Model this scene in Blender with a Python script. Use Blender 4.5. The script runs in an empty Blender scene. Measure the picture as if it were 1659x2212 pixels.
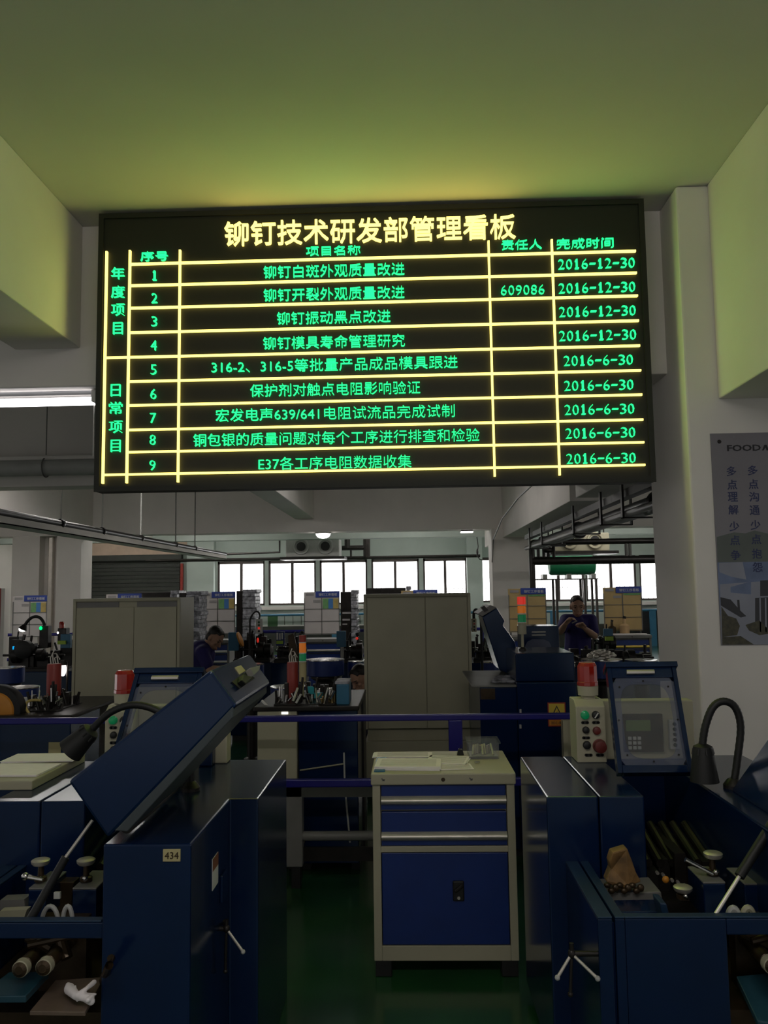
import bpy, math, random
from mathutils import Vector, Matrix
random.seed(7)
SC = bpy.context.scene
COL = SC.collection
R = math.radians
# ------------------------------------------------------------------ camera
FPX = 1780.0
CAM = Vector((0, 0, 1.75))
PITCH, YAW, ROLL = R(5.32), R(1.70), R(-0.815)
_f = Vector((-math.sin(YAW), math.cos(YAW), 0)); _r = Vector((math.cos(YAW), math.sin(YAW), 0)); _u = Vector((0, 0, 1))
FWD = _f * math.cos(PITCH) + _u * math.sin(PITCH)
_u2 = _u * math.cos(PITCH) - _f * math.sin(PITCH)
RGT = _r * math.cos(ROLL) + _u2 * math.sin(ROLL)
UPV = _u2 * math.cos(ROLL) - _r * math.sin(ROLL)
cd = bpy.data.cameras.new('camera'); cam = bpy.data.objects.new('camera', cd); COL.objects.link(cam)
cd.sensor_fit = 'HORIZONTAL'; cd.sensor_width = 36; cd.lens = FPX / 1659 * 36; cd.clip_start = 0.05; cd.clip_end = 200
cam.matrix_world = Matrix(((RGT.x, UPV.x, -FWD.x, CAM.x), (RGT.y, UPV.y, -FWD.y, CAM.y), (RGT.z, UPV.z, -FWD.z, CAM.z), (0, 0, 0, 1)))
SC.camera = cam


def ray(px, py):
    return FWD + RGT * ((px - 829.5) / FPX) - UPV * ((py - 1106) / FPX)


def at(px, py, Y):            # measured picture point -> place in the hall at depth Y
    d = ray(px, py); return CAM + d * (Y / d.y)


def onz(px, py, z):           # measured picture point -> place on the level z
    d = ray(px, py); return CAM + d * ((z - CAM.z) / d.z)


# ------------------------------------------------------------------ light
SC.view_settings.view_transform = 'Standard'; SC.view_settings.look = 'None'
SC.view_settings.exposure = 0.0; SC.view_settings.gamma = 1.0; SC.view_settings.use_curve_mapping = False
try:
    SC.cycles.use_denoising = True
    SC.cycles.max_bounces = 10; SC.cycles.diffuse_bounces = 6; SC.cycles.sample_clamp_indirect = 4.0
    SC.cycles.transparent_max_bounces = 16
except Exception:
    pass
SKY_FAR, SKY_NEAR = 6.0, 0.32
W = bpy.data.worlds.new('overcast_sky'); SC.world = W; W.use_nodes = True
nt = W.node_tree; nt.nodes.clear()
tc = nt.nodes.new('ShaderNodeTexCoord'); sx = nt.nodes.new('ShaderNodeSeparateXYZ'); mr = nt.nodes.new('ShaderNodeMapRange')
mr.inputs[1].default_value = 0.25; mr.inputs[2].default_value = 0.75; mr.inputs[3].default_value = SKY_NEAR; mr.inputs[4].default_value = SKY_FAR
bg = nt.nodes.new('ShaderNodeBackground'); wo = nt.nodes.new('ShaderNodeOutputWorld')
bg.inputs[0].default_value = (1.0, 0.985, 0.97, 1)
nt.links.new(tc.outputs['Generated'], sx.inputs[0]); nt.links.new(sx.outputs[1], mr.inputs[0])
nt.links.new(mr.outputs[0], bg.inputs[1]); nt.links.new(bg.outputs[0], wo.inputs[0])
LED_Y, LED_G, TUBE, BULB, ROOM = 2.8, 2.0, 5.0, 12.0, 30.0


# ------------------------------------------------------------------ materials
def mat(name, c, rough=0.5, metal=0.0, var=0.12, scale=6.0, emit=None, strength=0.0, alpha=None, bump=0.0, spec=0.5, coat=0.0):
    m = bpy.data.materials.new(name); m.use_nodes = True
    n = m.node_tree; b = n.nodes['Principled BSDF']
    b.inputs['Roughness'].default_value = rough; b.inputs['Metallic'].default_value = metal
    b.inputs['Specular IOR Level'].default_value = spec
    b.inputs['Coat Weight'].default_value = coat; b.inputs['Coat Roughness'].default_value = 0.15
    t = n.nodes.new('ShaderNodeTexCoord'); nz = n.nodes.new('ShaderNodeTexNoise'); nz.inputs['Scale'].default_value = scale
    nz.inputs['Detail'].default_value = 4
    n.links.new(t.outputs['Object'], nz.inputs['Vector'])
    rp = n.nodes.new('ShaderNodeValToRGB')
    rp.color_ramp.elements[0].position = 0.3; rp.color_ramp.elements[1].position = 0.7
    rp.color_ramp.elements[0].color = tuple(x * (1 - var) for x in c) + (1,)
    rp.color_ramp.elements[1].color = tuple(min(1, x * (1 + var)) for x in c) + (1,)
    n.links.new(nz.outputs['Fac'], rp.inputs[0]); n.links.new(rp.outputs[0], b.inputs['Base Color'])
    if bump:
        bp = n.nodes.new('ShaderNodeBump'); bp.inputs['Strength'].default_value = bump; bp.inputs['Distance'].default_value = 0.01
        n.links.new(nz.outputs['Fac'], bp.inputs['Height']); n.links.new(bp.outputs[0], b.inputs['Normal'])
    if emit:
        b.inputs['Emission Color'].default_value = tuple(emit) + (1,); b.inputs['Emission Strength'].default_value = strength
    if alpha is not None:
        out = n.nodes['Material Output']; tr = n.nodes.new('ShaderNodeBsdfTransparent'); mx = n.nodes.new('ShaderNodeMixShader')
        mx.inputs[0].default_value = alpha
        n.links.new(tr.outputs[0], mx.inputs[1]); n.links.new(b.outputs[0], mx.inputs[2]); n.links.new(mx.outputs[0], out.inputs[0])
    return m


M = {}
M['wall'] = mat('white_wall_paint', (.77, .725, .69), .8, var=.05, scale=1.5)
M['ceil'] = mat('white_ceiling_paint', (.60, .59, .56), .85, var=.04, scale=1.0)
M['wallg'] = mat('pale_green_wall_paint', (.42, .48, .44), .8, var=.06, scale=1.5)
M['peach'] = mat('peach_plaster', (.5, .38, .29), .8, var=.08)
M['floor'] = mat('green_epoxy_floor', (.012, .062, .020), .20, var=.35, scale=1.7, coat=.25)
M['blue'] = mat('blue_machine_paint', (.0030, .012, .048), .17, var=.10, scale=5, coat=0, spec=.5)
M['blue'].node_tree.nodes['Principled BSDF'].inputs['Specular Tint'].default_value = (.78, .92, 1, 1)
M['blueb'] = mat('bright_blue_paint', (.005, .024, .15), .4, var=.08)
M['teal'] = mat('teal_blue_paint', (.03, .14, .24), .35, var=.1)
M['rim'] = mat('dull_grey_blue_paint', (.045, .056, .062), .45, var=.12)
M['blue2'] = mat('lighter_blue_paint', (.010, .030, .070), .35, var=.15)
M['dteal'] = mat('dark_teal_paint', (.014, .052, .075), .3, var=.15)
M['dred'] = mat('dull_red_plastic', (.13, .016, .012), .45, var=.1)
M['flap'] = mat('oil_stained_cardboard', (.19, .105, .035), .6, var=.6, scale=16)
M['sbrown'] = mat('faded_orange_print', (.20, .07, .03), .6, var=.1)
M['pipe'] = mat('dark_grey_pipe_paint', (.050, .050, .050), .45, var=.12)
M['tray'] = mat('oily_tray_paint', (.13, .095, .07), .35, var=.4, scale=9)
M['cyan'] = mat('cyan_paint', (.03, .36, .40), .4, var=.08)
M['rail'] = mat('navy_rail_paint', (.010, .008, .16), .4, var=.06)
M['beige'] = mat('beige_steel_paint', (.36, .34, .24), .5, var=.06, scale=3)
M['cream'] = mat('cream_steel_paint', (.41, .385, .275), .5, var=.06, scale=3)
M['grey'] = mat('grey_steel_paint', (.16, .155, .145), .5, var=.1)
M['greyl'] = mat('light_grey_paint', (.42, .42, .40), .5, var=.08)
M['dark'] = mat('dark_oily_steel', (.018, .015, .013), .4, metal=.4, var=.4, scale=14)
M['black'] = mat('black_rubber', (.008, .008, .008), .55, var=.2)
M['brown'] = mat('brown_oily_steel', (.05, .032, .016), .35, metal=.5, var=.45, scale=12)
M['chrome'] = mat('polished_steel', (.62, .60, .57), .2, metal=1, var=.1, scale=20)
M['alu'] = mat('brushed_aluminium', (.62, .58, .52), .42, metal=.75, var=.08, scale=12)
M['brass'] = mat('brass', (.45, .33, .14), .35, metal=.9, var=.2, scale=20)
M['paper'] = mat('white_paper', (.88, .82, .83), .8, var=.03, scale=30)
M['paperl'] = mat('grey_print', (.34, .32, .32), .8, var=.1)
M['card'] = mat('cardboard', (.50, .34, .17), .8, var=.1, scale=5)
M['yboard'] = mat('kraft_board_paper', (.50, .36, .16), .8, var=.06, scale=4)
M['wboard'] = mat('white_board_paper', (.60, .56, .55), .7, var=.04, scale=4)
M['hdr'] = mat('blue_header_print', (.03, .06, .30), .6, var=.08)
M['red'] = mat('red_paint', (.30, .03, .02), .4, var=.12)
M['redl'] = mat('red_lens', (.26, .012, .006), .16, var=.2, emit=(.6, .03, .01), strength=.012, coat=.6)
M['redo'] = mat('red_lens_bright', (.8, .04, .03), .2, var=.1, emit=(1, .05, .03), strength=.35)
M['amber'] = mat('amber_lens', (.75, .20, .02), .2, var=.1, emit=(1, .25, .02), strength=.18)
M['greenl'] = mat('green_lens', (.01, .28, .09), .2, var=.1, emit=(.0, .5, .2), strength=.06)
M['orange'] = mat('orange_paint', (.55, .22, .02), .45, var=.15)
M['yellow'] = mat('yellow_paint', (.62, .45, .05), .5, var=.08)
M['ytag'] = mat('faded_yellow_tag', (.46, .40, .20), .6, var=.08)
M['lime'] = mat('lime_label', (.38, .55, .06), .6, var=.05)
M['wht'] = mat('white_plastic', (.65, .64, .60), .4, var=.04)
M['gtank'] = mat('green_tank_paint', (.02, .26, .12), .3, var=.08, coat=.4)
M['gpost'] = mat('dark_green_paint', (.03, .10, .03), .5, var=.1)
M['shut'] = mat('dark_steel_shutter', (.022, .026, .020), .6, var=.2)
M['wframe'] = mat('brown_window_frame', (.06, .045, .04), .5, var=.1)
M['pane'] = mat('window_glass', (.8, .85, .85), .02, alpha=.06)
M['clear'] = mat('clear_acrylic', (.35, .37, .40), .10, alpha=.14)
M['haze'] = mat('scratched_acrylic', (.16, .18, .27), .25, alpha=.42)
M['wrap'] = mat('stretch_film', (.25, .25, .28), .55, var=.75, scale=16, bump=.8, coat=.1)
M['skin'] = mat('skin', (.42, .24, .16), .55, var=.06, scale=20)
M['hair'] = mat('black_hair', (.012, .010, .009), .5, var=.3, scale=40)
M['shirt'] = mat('purple_blue_work_shirt', (.020, .014, .115), .8, var=.1, scale=20)
M['trous'] = mat('dark_navy_trousers', (.012, .012, .03), .8, var=.1, scale=20)
M['panel'] = mat('matt_black_led_panel', (.012, .0125, .008), .6, var=.1, scale=30)
M['ledy'] = mat('yellow_led', (.02, .02, .01), .5, var=0, emit=(1.0, .79, .16), strength=LED_Y)
M['ledg'] = mat('green_led', (.01, .02, .01), .5, var=0, emit=(.014, 1.0, .22), strength=LED_G)
M['tube'] = mat('lit_fluorescent_tube', (.8, .8, .8), .5, var=0, emit=(1, .97, .98), strength=TUBE)
M['room'] = mat('lit_room_tube', (.8, .8, .8), .5, var=0, emit=(1, .96, .92), strength=ROOM)
M['room2'] = mat('added_room_tube', (.8, .8, .8), .5, var=0, emit=(1, .95, .90), strength=ROOM * 1.25)
M['bulb'] = mat('lit_lamp_glass', (.8, .8, .8), .5, var=0, emit=(1, .93, .90), strength=BULB)
M['bulbd'] = mat('dim_lamp_glass', (.8, .8, .8), .5, var=0, emit=(1, .97, .95), strength=1.6)
M['pilot'] = mat('lit_green_pilot', (.0, .3, .1), .5, var=0, emit=(.0, 1, .25), strength=1.2)
M['scr'] = mat('lit_cyan_screen', (.0, .1, .2), .4, var=0, emit=(.0, .45, 1), strength=.9)
M['lcd'] = mat('green_lcd', (.10, .16, .03), .3, var=.05)
M['postp'] = mat('poster_grey_print', (.205, .19, .215), .35, var=.06, scale=3)
M['posts'] = mat('poster_sky_print', (.13, .17, .29), .35, var=.3, scale=7)
M['postm'] = mat('poster_hill_print', (.10, .115, .105), .35, var=.15, scale=5)
M['postb'] = mat('poster_building_print', (.25, .26, .32), .35, var=.12, scale=5)
M['postd'] = mat('poster_dark_print', (.022, .022, .028), .35, var=.2, scale=8)
M['postt'] = mat('poster_tree_print', (.05, .045, .022), .35, var=.5, scale=40)
M['ink'] = mat('dark_blue_ink', (.020, .028, .10), .5, var=.1)
M['inkb'] = mat('black_ink', (.012, .012, .016), .5, var=.1)
M['wink'] = mat('white_ink', (.6, .6, .62), .6, var=.05)
M['gchart'] = mat('green_chart_print', (.16, .36, .14), .7, var=.25, scale=12)
M['bchart'] = mat('blue_chart_print', (.06, .20, .50), .7, var=.1)
M['ychart'] = mat('yellow_chart_print', (.55, .42, .14), .7, var=.2)


# ------------------------------------------------------------------ mesh builder
class MB:
    def __init__(s):
        s.v = []; s.f = []

    def add(s, vs, fs):
        o = len(s.v); s.v += [Vector(p) for p in vs]; s.f += [tuple(i + o for i in f) for f in fs]; return s

    def box(s, x0, x1, y0, y1, z0, z1):
        x0, x1 = min(x0, x1), max(x0, x1); y0, y1 = min(y0, y1), max(y0, y1); z0, z1 = min(z0, z1), max(z0, z1)
        return s.add([(x0, y0, z0), (x1, y0, z0), (x1, y1, z0), (x0, y1, z0), (x0, y0, z1), (x1, y0, z1), (x1, y1, z1), (x0, y1, z1)],
                     [(0, 3, 2, 1), (4, 5, 6, 7), (0, 1, 5, 4), (1, 2, 6, 5), (2, 3, 7, 6), (3, 0, 4, 7)])

    def ob(s, c, sz, m=None):
        m = m or Matrix.Identity(3); c = Vector(c); h = [q / 2 for q in sz]
        P = [c + m @ Vector((a * h[0], b * h[1], d * h[2])) for d in (-1, 1) for a, b in ((-1, -1), (1, -1), (1, 1), (-1, 1))]
        return s.add(P, [(0, 3, 2, 1), (4, 5, 6, 7), (0, 1, 5, 4), (1, 2, 6, 5), (2, 3, 7, 6), (3, 0, 4, 7)])

    def cyl(s, p0, p1, r0, r1=None, n=16):
        p0, p1 = Vector(p0), Vector(p1); r1 = r0 if r1 is None else r1
        d = (p1 - p0).normalized(); a = d.orthogonal().normalized(); b = d.cross(a)
        vs = []
        for p, r in ((p0, r0), (p1, r1)):
            vs += [p + (a * math.cos(t) + b * math.sin(t)) * r for t in [2 * math.pi * i / n for i in range(n)]]
        fs = [(i, (i + 1) % n, n + (i + 1) % n, n + i) for i in range(n)] + [tuple(range(n - 1, -1, -1)), tuple(range(n, 2 * n))]
        return s.add(vs, fs)

    def tube(s, pts, r, n=10, ribs=None):
        pts = [Vector(p) for p in pts]; k = len(pts); vs = []; a = None
        for i, p in enumerate(pts):
            d = (pts[min(i + 1, k - 1)] - pts[max(i - 1, 0)]).normalized()
            if a is None: a = d.orthogonal().normalized()
            a = (a - d * a.dot(d)).normalized(); b = d.cross(a)
            rr = r if ribs is None else r * (1.0 if i % 2 else ribs)
            vs += [p + (a * math.cos(t) + b * math.sin(t)) * rr for t in [2 * math.pi * j / n for j in range(n)]]
        fs = [(i * n + j, i * n + (j + 1) % n, (i + 1) * n + (j + 1) % n, (i + 1) * n + j) for i in range(k - 1) for j in range(n)]
        fs += [tuple(range(n - 1, -1, -1)), tuple(range((k - 1) * n, k * n))]
        return s.add(vs, fs)

    def prism(s, pts, vec):
        pts = [Vector(p) for p in pts]; vec = Vector(vec); n = len(pts)
        nrm = sum(((pts[i] - pts[0]).cross(pts[(i + 1) % n] - pts[0]) for i in range(1, n - 1)), Vector())
        if nrm.dot(vec) > 0: pts = pts[::-1]
        fs = [tuple(range(n)), tuple(range(2 * n - 1, n - 1, -1))] + [(i, n + i, n + (i + 1) % n, (i + 1) % n) for i in range(n)]
        return s.add(pts + [p + vec for p in pts], fs)

    def ell(s, c, rx, ry, rz, n=16, k=10, m=None):
        m = m or Matrix.Identity(3); c = Vector(c); vs = [c + m @ Vector((0, 0, -rz))]
        for i in range(1, k):
            t = -math.pi / 2 + math.pi * i / k
            vs += [c + m @ Vector((rx * math.cos(t) * math.cos(q), ry * math.cos(t) * math.sin(q), rz * math.sin(t))) for q in [2 * math.pi * j / n for j in range(n)]]
        vs.append(c + m @ Vector((0, 0, rz)))
        fs = [(0, 1 + (j + 1) % n, 1 + j) for j in range(n)]
        for i in range(k - 2):
            fs += [(1 + i * n + j, 1 + i * n + (j + 1) % n, 1 + (i + 1) * n + (j + 1) % n, 1 + (i + 1) * n + j) for j in range(n)]
        e = len(vs) - 1; fs += [(e, 1 + (k - 2) * n + j, 1 + (k - 2) * n + (j + 1) % n) for j in range(n)]
        return s.add(vs, fs)

    def lathe(s, c, prof, n=24, m=None):
        m = m or Matrix.Identity(3); c = Vector(c); vs = []; k = len(prof)
        for r, z in prof:
            vs += [c + m @ Vector((r * math.cos(q), r * math.sin(q), z)) for q in [2 * math.pi * j / n for j in range(n)]]
        fs = [(i * n + j, i * n + (j + 1) % n, (i + 1) * n + (j + 1) % n, (i + 1) * n + j) for i in range(k - 1) for j in range(n)]
        fs += [tuple(range(n - 1, -1, -1)), tuple(range((k - 1) * n, k * n))]
        return s.add(vs, fs)

    def caps(s, p0, p1, r0, r1, n=10):
        p0, p1 = Vector(p0), Vector(p1)
        s.cyl(p0, p1, r0, r1, n); s.ell(p0, r0, r0, r0, n, 8); s.ell(p1, r1, r1, r1, n, 8); return s

    def text(s, txt, x0, x1, z0, z1, Y, thick=0.004, off=0.0, fit=True):
        g = glyphs(txt, off)
        vs, fs = g
        ax0 = min(v[0] for v in vs); ax1 = max(v[0] for v in vs); az0 = min(v[1] for v in vs); az1 = max(v[1] for v in vs)
        kx = (x1 - x0) / max(1e-6, ax1 - ax0); kz = (z1 - z0) / max(1e-6, az1 - az0)
        P = [Vector((x0 + (v[0] - ax0) * kx, Y - v[2] * thick, z0 + (v[1] - az0) * kz)) for v in vs]
        return s.add(P, [tuple(f) for f in fs])

    def build(s, name, m, parent=None, bev=0.0, smooth=False, ang=35):
        me = bpy.data.meshes.new(name)
        if parent is None:
            xs = [v.x for v in s.v]; ys = [v.y for v in s.v]; zs = [v.z for v in s.v]
            off = Vector(((min(xs) + max(xs)) / 2, (min(ys) + max(ys)) / 2, min(zs)))
        else:
            p = parent
            while p.parent: p = p.parent
            off = Vector(p.location)
        me.from_pydata([v - off for v in s.v], [], s.f); me.update()
        me.materials.append(M[m] if isinstance(m, str) else m)
        if smooth:
            me.shade_smooth(); me.set_sharp_from_angle(angle=R(ang))
        o = bpy.data.objects.new(name, me); COL.objects.link(o)
        if parent is None: o.location = off
        else: o.parent = parent
        if bev:
            b = o.modifiers.new('bevel', 'BEVEL'); b.width = bev; b.segments = 2; b.limit_method = 'ANGLE'; b.angle_limit = R(50)
        return o


_G = {}


def glyphs(txt, off=0.0):
    k = (txt, off)
    if k in _G: return _G[k]
    cu = bpy.data.curves.new('lettering', 'FONT'); cu.body = txt; cu.extrude = 0.5; cu.offset = off; cu.resolution_u = 2
    o = bpy.data.objects.new('lettering', cu); COL.objects.link(o)
    dg = bpy.context.evaluated_depsgraph_get(); me = bpy.data.meshes.new_from_object(o.evaluated_get(dg))
    vs = [(v.co.x, v.co.y, v.co.z + .5) for v in me.vertices]; fs = [tuple(p.vertices) for p in me.polygons]
    bpy.data.objects.remove(o); bpy.data.curves.remove(cu); bpy.data.meshes.remove(me)
    _G[k] = (vs, fs); return _G[k]


def thing(name, label, cat, loc, group=None):
    o = bpy.data.objects.new(name, None); COL.objects.link(o); o.location = loc; o.empty_display_size = .1
    o['label'] = label; o['category'] = cat
    if group: o['group'] = group
    return o


def tag(o, label, cat, group=None):
    o['label'] = label; o['category'] = cat
    if group: o['group'] = group
    return o


def st(o):
    o['kind'] = 'structure'; return o


def dup(o, parent=None):
    c = o.copy(); COL.objects.link(c)
    if parent: c.parent = parent
    for ch in list(o.children): dup(ch, c)
    return c


def place(root, loc, label, **kw):
    c = dup(root); c.location = loc; c['label'] = label
    return c


def arc(p0, p1, p2, p3, n=16):
    p0, p1, p2, p3 = map(Vector, (p0, p1, p2, p3))
    return [p0 * (1 - t) ** 3 + p1 * 3 * t * (1 - t) ** 2 + p2 * 3 * t * t * (1 - t) + p3 * t ** 3 for t in [i / n for i in range(n + 1)]]


def B(*a): return MB().box(*a)
# ------------------------------------------------------------------ building shell
CZ = 3.985
st(B(-11, 9.5, -4, 25.3, -.2, 0).build('floor', 'floor'))
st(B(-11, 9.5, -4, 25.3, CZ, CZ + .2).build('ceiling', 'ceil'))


def beam(x0, x1, y0, y1, z0, name, m='wall'):
    st(B(x0, x1, y0, y1, z0, CZ).build(name, m, bev=.008))


beam(-11, 1.86, 4.80, 5.08, 2.985, 'cross_beam')
beam(-10.98, 9.4, 9.5, 9.85, 3.005, 'cross_beam')
beam(-10.98, 9.4, 17.0, 17.45, 2.945, 'cross_beam')
beam(-10.98, 9.4, 21.0, 21.35, 3.04, 'cross_beam', 'wallg')
for y0, y1 in ((-4, 4.80), (5.08, 9.5), (9.85, 17.0), (17.45, 21.0)):
    beam(-2.36, -1.96, y0, y1, 3.22, 'ceiling_beam')
beam(1.71, 2.4, -4, 4.50, 2.76, 'ceiling_beam')
for y0, y1 in ((5.22, 9.5), (9.85, 17.0), (17.45, 21.0)):
    beam(1.93, 2.5, y0, y1, 2.76, 'ceiling_beam')
for y0, y1 in ((9.85, 17.0), (17.45, 21.0)):
    beam(-7.2, -6.6, y0, y1, 3.1, 'ceiling_beam')
st(B(1.535, 3.1, 4.50, 5.22, 0, CZ - .002).build('column', 'wall', bev=.012))
st(B(1.69, 2.52, 16.9, 17.6, 0, 2.944).build('column', 'wall', bev=.012))
c = MB()
for x0, x1, y in ((-8.30, -7.72, 17.0), (-7.36, -6.84, 17.0), (-7.75, -7.30, 17.25)):
    c.box(x0, x1, y, 17.6, 0, 2.944)
st(c.build('column', 'wall'))
st(B(-7.60, -7.50, 17.13, 17.25, 0, 2.94).build('trim_1', 'alu', bev=.02))

# far wall with the ribbon of windows
WY = 25.0
sz, hz = 1.30, 2.65
wins = [(-5.84, -4.40), (-4.28, -2.84), (-2.72, -1.28), (-1.15, .29), (.42, 1.74), (2.16, 3.66), (3.72, 5.24), (5.30, 6.80), (6.9, 8.4)]
w = MB().box(-11, 9.5, WY, WY + .3, 0, sz).box(-11, 9.5, WY, WY + .3, hz, CZ)
prev = -11
for a, b_ in wins:
    w.box(prev, a, WY, WY + .3, sz, hz); prev = b_
w.box(prev, 9.5, WY, WY + .3, sz, hz)
st(w.build('wall_far', 'wallg'))
st(B(-11.2, -11, 8, 25.3, 0, CZ).build('wall_left', 'wall'))
st(B(9.5, 9.7, 8, 25.3, 0, CZ).build('wall_right', 'wall'))
st(B(1.72, 2.18, 24.65, 25, 0, CZ).build('trim_2', 'wallg', bev=.01))
st(B(-6.72, -5.90, 24.75, 25, 0, CZ).build('trim_3', 'wallg', bev=.01))
st(B(-5.92, 1.70, 24.86, 25, sz - .14, sz - .04).build('trim_4', 'wall', bev=.01))
st(B(2.2, 9.4, 24.86, 25, sz - .14, sz - .04).build('trim_5', 'wall', bev=.01))
st(B(-10.98, -6.75, 24.9, 25, 2.88, CZ).build('trim_6', 'peach'))
for i, (a, b_) in enumerate(wins):
    f = MB(); t = .055; y0, y1 = WY + .04, WY + .12; mid = (a + b_) / 2
    f.box(a, a + t, y0, y1, sz, hz).box(b_ - t, b_, y0, y1, sz, hz).box(a, b_, y0, y1, sz, sz + t).box(a, b_, y0, y1, hz - .09, hz)
    f.box(mid - .04, mid + .04, y0 - .02, y1, sz, hz)
    wo_ = st(f.build('window_%d' % (i + 1), 'wframe'))
    B(a + t, mid - .04, y0 + .03, y0 + .036, sz + t, hz - .09).build('pane', 'pane', wo_)
    B(mid + .04, b_ - t, y0 + .03, y0 + .036, sz + t, hz - .09).build('pane', 'pane', wo_)
    bars = MB(); n = 10
    for k in range(1, n):
        x = a + (b_ - a) * k / n
        bars.cyl((x, WY + .22, sz), (x, WY + .22, sz + (.8 if i % 2 == 0 and k < 5 else 1.2)), .007, n=6)
    bars.cyl((a, WY + .22, sz + .42), (b_, WY + .22, sz + .42), .006, n=6)
    bars.build('security_bars', 'wframe', wo_)
# dark roller shutter in the far wall
sh = MB()
for k in range(24):
    z = .02 + k * .118
    sh.box(-10.1, -6.98, 24.93 - (.012 if k % 2 else 0), 24.99, z, z + .112)
sh.box(-10.2, -6.9, 24.78, 24.99, 2.70, 2.88)
st(sh.build('door_1', 'shut', bev=.01))
st(B(-6.95, -6.88, 24.88, 25.0, 0, 2.6).build('trim_7', 'red'))

# ------------------------------------------------------------------ LED notice board
BY = 4.60
bl, br = at(213, 462, BY).x, at(1400, 428, BY).x
bx0, bx1, bz0, bz1 = -1.786, 1.384, 2.322, 3.966
board = thing('led_notice_board', 'wide black LED notice board with glowing yellow table and green rows under the ceiling', 'notice board', (0, 4.65, bz0))
B(bx0, bx1, BY + .012, BY + .11, bz0, bz1).build('housing', 'panel', board, bev=.01)
fr = MB(); e = .03
fr.box(bx0, bx0 + e, BY, BY + .012, bz0, bz1).box(bx1 - e, bx1, BY, BY + .012, bz0, bz1)
fr.box(bx0 + e, bx1 - e, BY, BY + .012, bz0, bz0 + e).box(bx0 + e, bx1 - e, BY, BY + .012, bz1 - e, bz1)
fr.build('frame', 'panel', board)
for x in (-1.4, -.2, 1.0):
    B(x - .03, x + .03, BY + .11, 4.80, 3.2, 3.3).build('mounting_bracket', 'grey', board)
rowpx = [556.2, 603, 652, 705.4, 759, 812, 864, 917.5, 966, 1014.5]


def ledbox(mb, x0, x1, z0, z1):
    mb.box(x0, x1, BY - .006, BY + .014, z0, z1)


vx = [(226, 792), (277, 792), (386.5, 790), (1062, 774), (1200.5, 772)]
vtop = [543, 541, 540, 520, 517]; vbot = [1042, 1042, 1040, 1028, 1026]
lx = [at(a, b_, BY).x for a, b_ in vx]; hw = .0056
zt = [at(a[0], t_, BY).z for a, t_ in zip(vx, vtop)]; zb = [at(a[0], t_, BY).z for a, t_ in zip(vx, vbot)]
rz = [at(831, y, BY).z for y in rowpx]
xr = at(1383, 760, BY).x
for i in range(5):
    g = MB(); ledbox(g, lx[i] - hw, lx[i] + hw, min(zb[i], rz[9] - .05), zt[i]); g.build('column_line', 'ledy', board)
for k, z in enumerate(rz):
    g = MB(); g.box(lx[0] if k in (4, 9) else lx[1], xr, BY - .0055, BY + .0142, z - hw, z + hw); g.build('row_line', 'ledy', board)


def led(name, m, txt, px0, px1, pyc, h, off=0.0, mono=False):
    mb = MB(); xm = (px0 + px1) / 2
    c_ = at(xm, pyc, BY); s_ = BY / FPX
    wd = at(px1, pyc, BY).x - at(px0, pyc, BY).x
    x0, z0, z1 = c_.x - wd / 2, c_.z - h * s_ / 2, c_.z + h * s_ / 2
    if mono:
        n = len(txt); cw = wd / n
        for i, ch in enumerate(txt):
            q0, q1, a_, b_ = x0 + cw * (i + .13), x0 + cw * (i + .87), z0, z1
            if ch == '1':
                cx = x0 + cw * (i + .48); s = .0042
                for u0, u1, w0, w1 in ((cx - s, cx + s, z0, z1), (cx - cw * .24, cx + cw * .24, z0, z0 + s * 1.5), (cx - cw * .2, cx - s, z1 - s * 3.2, z1 - s * 1.4)):
                    mb.box(u0, u1, BY - .006, BY + .012, w0, w1)
                continue
            if ch == '-': a_, b_ = c_.z - .0034, c_.z + .0034
            mb.text(ch, q0, q1, a_, b_, BY + .012, thick=.018, off=off)
    else:
        mb.text(txt, x0, x0 + wd, z0, z1, BY + .012, thick=.018, off=off)
    return mb.build(name, m, board)


led('title_lettering', 'ledy', '铆钉技术研发部管理看板', 483, 1112, 497, 57, .004)
for s_, a, b_, y, h in (('序号', 304, 362, 553, 22), ('项目名称', 661, 778, 541, 21), ('责任人', 1084, 1170, 528, 22), ('完成时间', 1203, 1325, 525, 23)):
    led('header_lettering', 'ledg', s_, a, b_, y, h, -.012)
rows = [('铆钉白斑外观质量改进', 569, 873, 584), ('铆钉开裂外观质量改进', 569, 873, 634), ('铆钉振动黑点改进', 598, 843, 685), ('铆钉模具寿命管理研究', 568, 874, 738),
        ('316-2、316-5等批量产品成品模具跟进', 456, 987, 787), ('保护剂对触点电阻影响验证', 540, 907, 840), ('宏发电声639/641电阻试流品完成试制', 465, 981, 892),
        ('铜包银的质量问题对每个工序进行排查和检验', 416, 1034, 945), ('E37各工序电阻数据收集', 558, 888, 999)]
dates = [('2016-12-30', 1204, 1373, 569), ('2016-12-30', 1205, 1374, 621), ('2016-12-30', 1206, 1375, 672), ('2016-12-30', 1206, 1376, 724), ('2016-6-30', 1216, 1369, 778),
         ('2016-6-30', 1217, 1370, 832), ('2016-6-30', 1218, 1372, 884), ('2016-6-30', 1220, 1374, 935), ('2016-6-30', 1222, 1375, 990)]
nums = [(334, 595), (333.5, 644), (333, 694), (332, 746), (331.5, 798), (331, 851), (330, 903), (329.5, 950), (329, 1005)]
for k in range(9):
    led('project_lettering', 'ledg', *rows[k], 28, -.013); led('date_lettering', 'ledg', *dates[k], 22, -.02, True)
    led('row_number', 'ledg', str(k + 1), nums[k][0] - 8, nums[k][0] + 8, nums[k][1], 22, -.02, True)
led('person_number', 'ledg', '609086', 1080, 1178, 626, 21, -.02, True)
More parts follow.
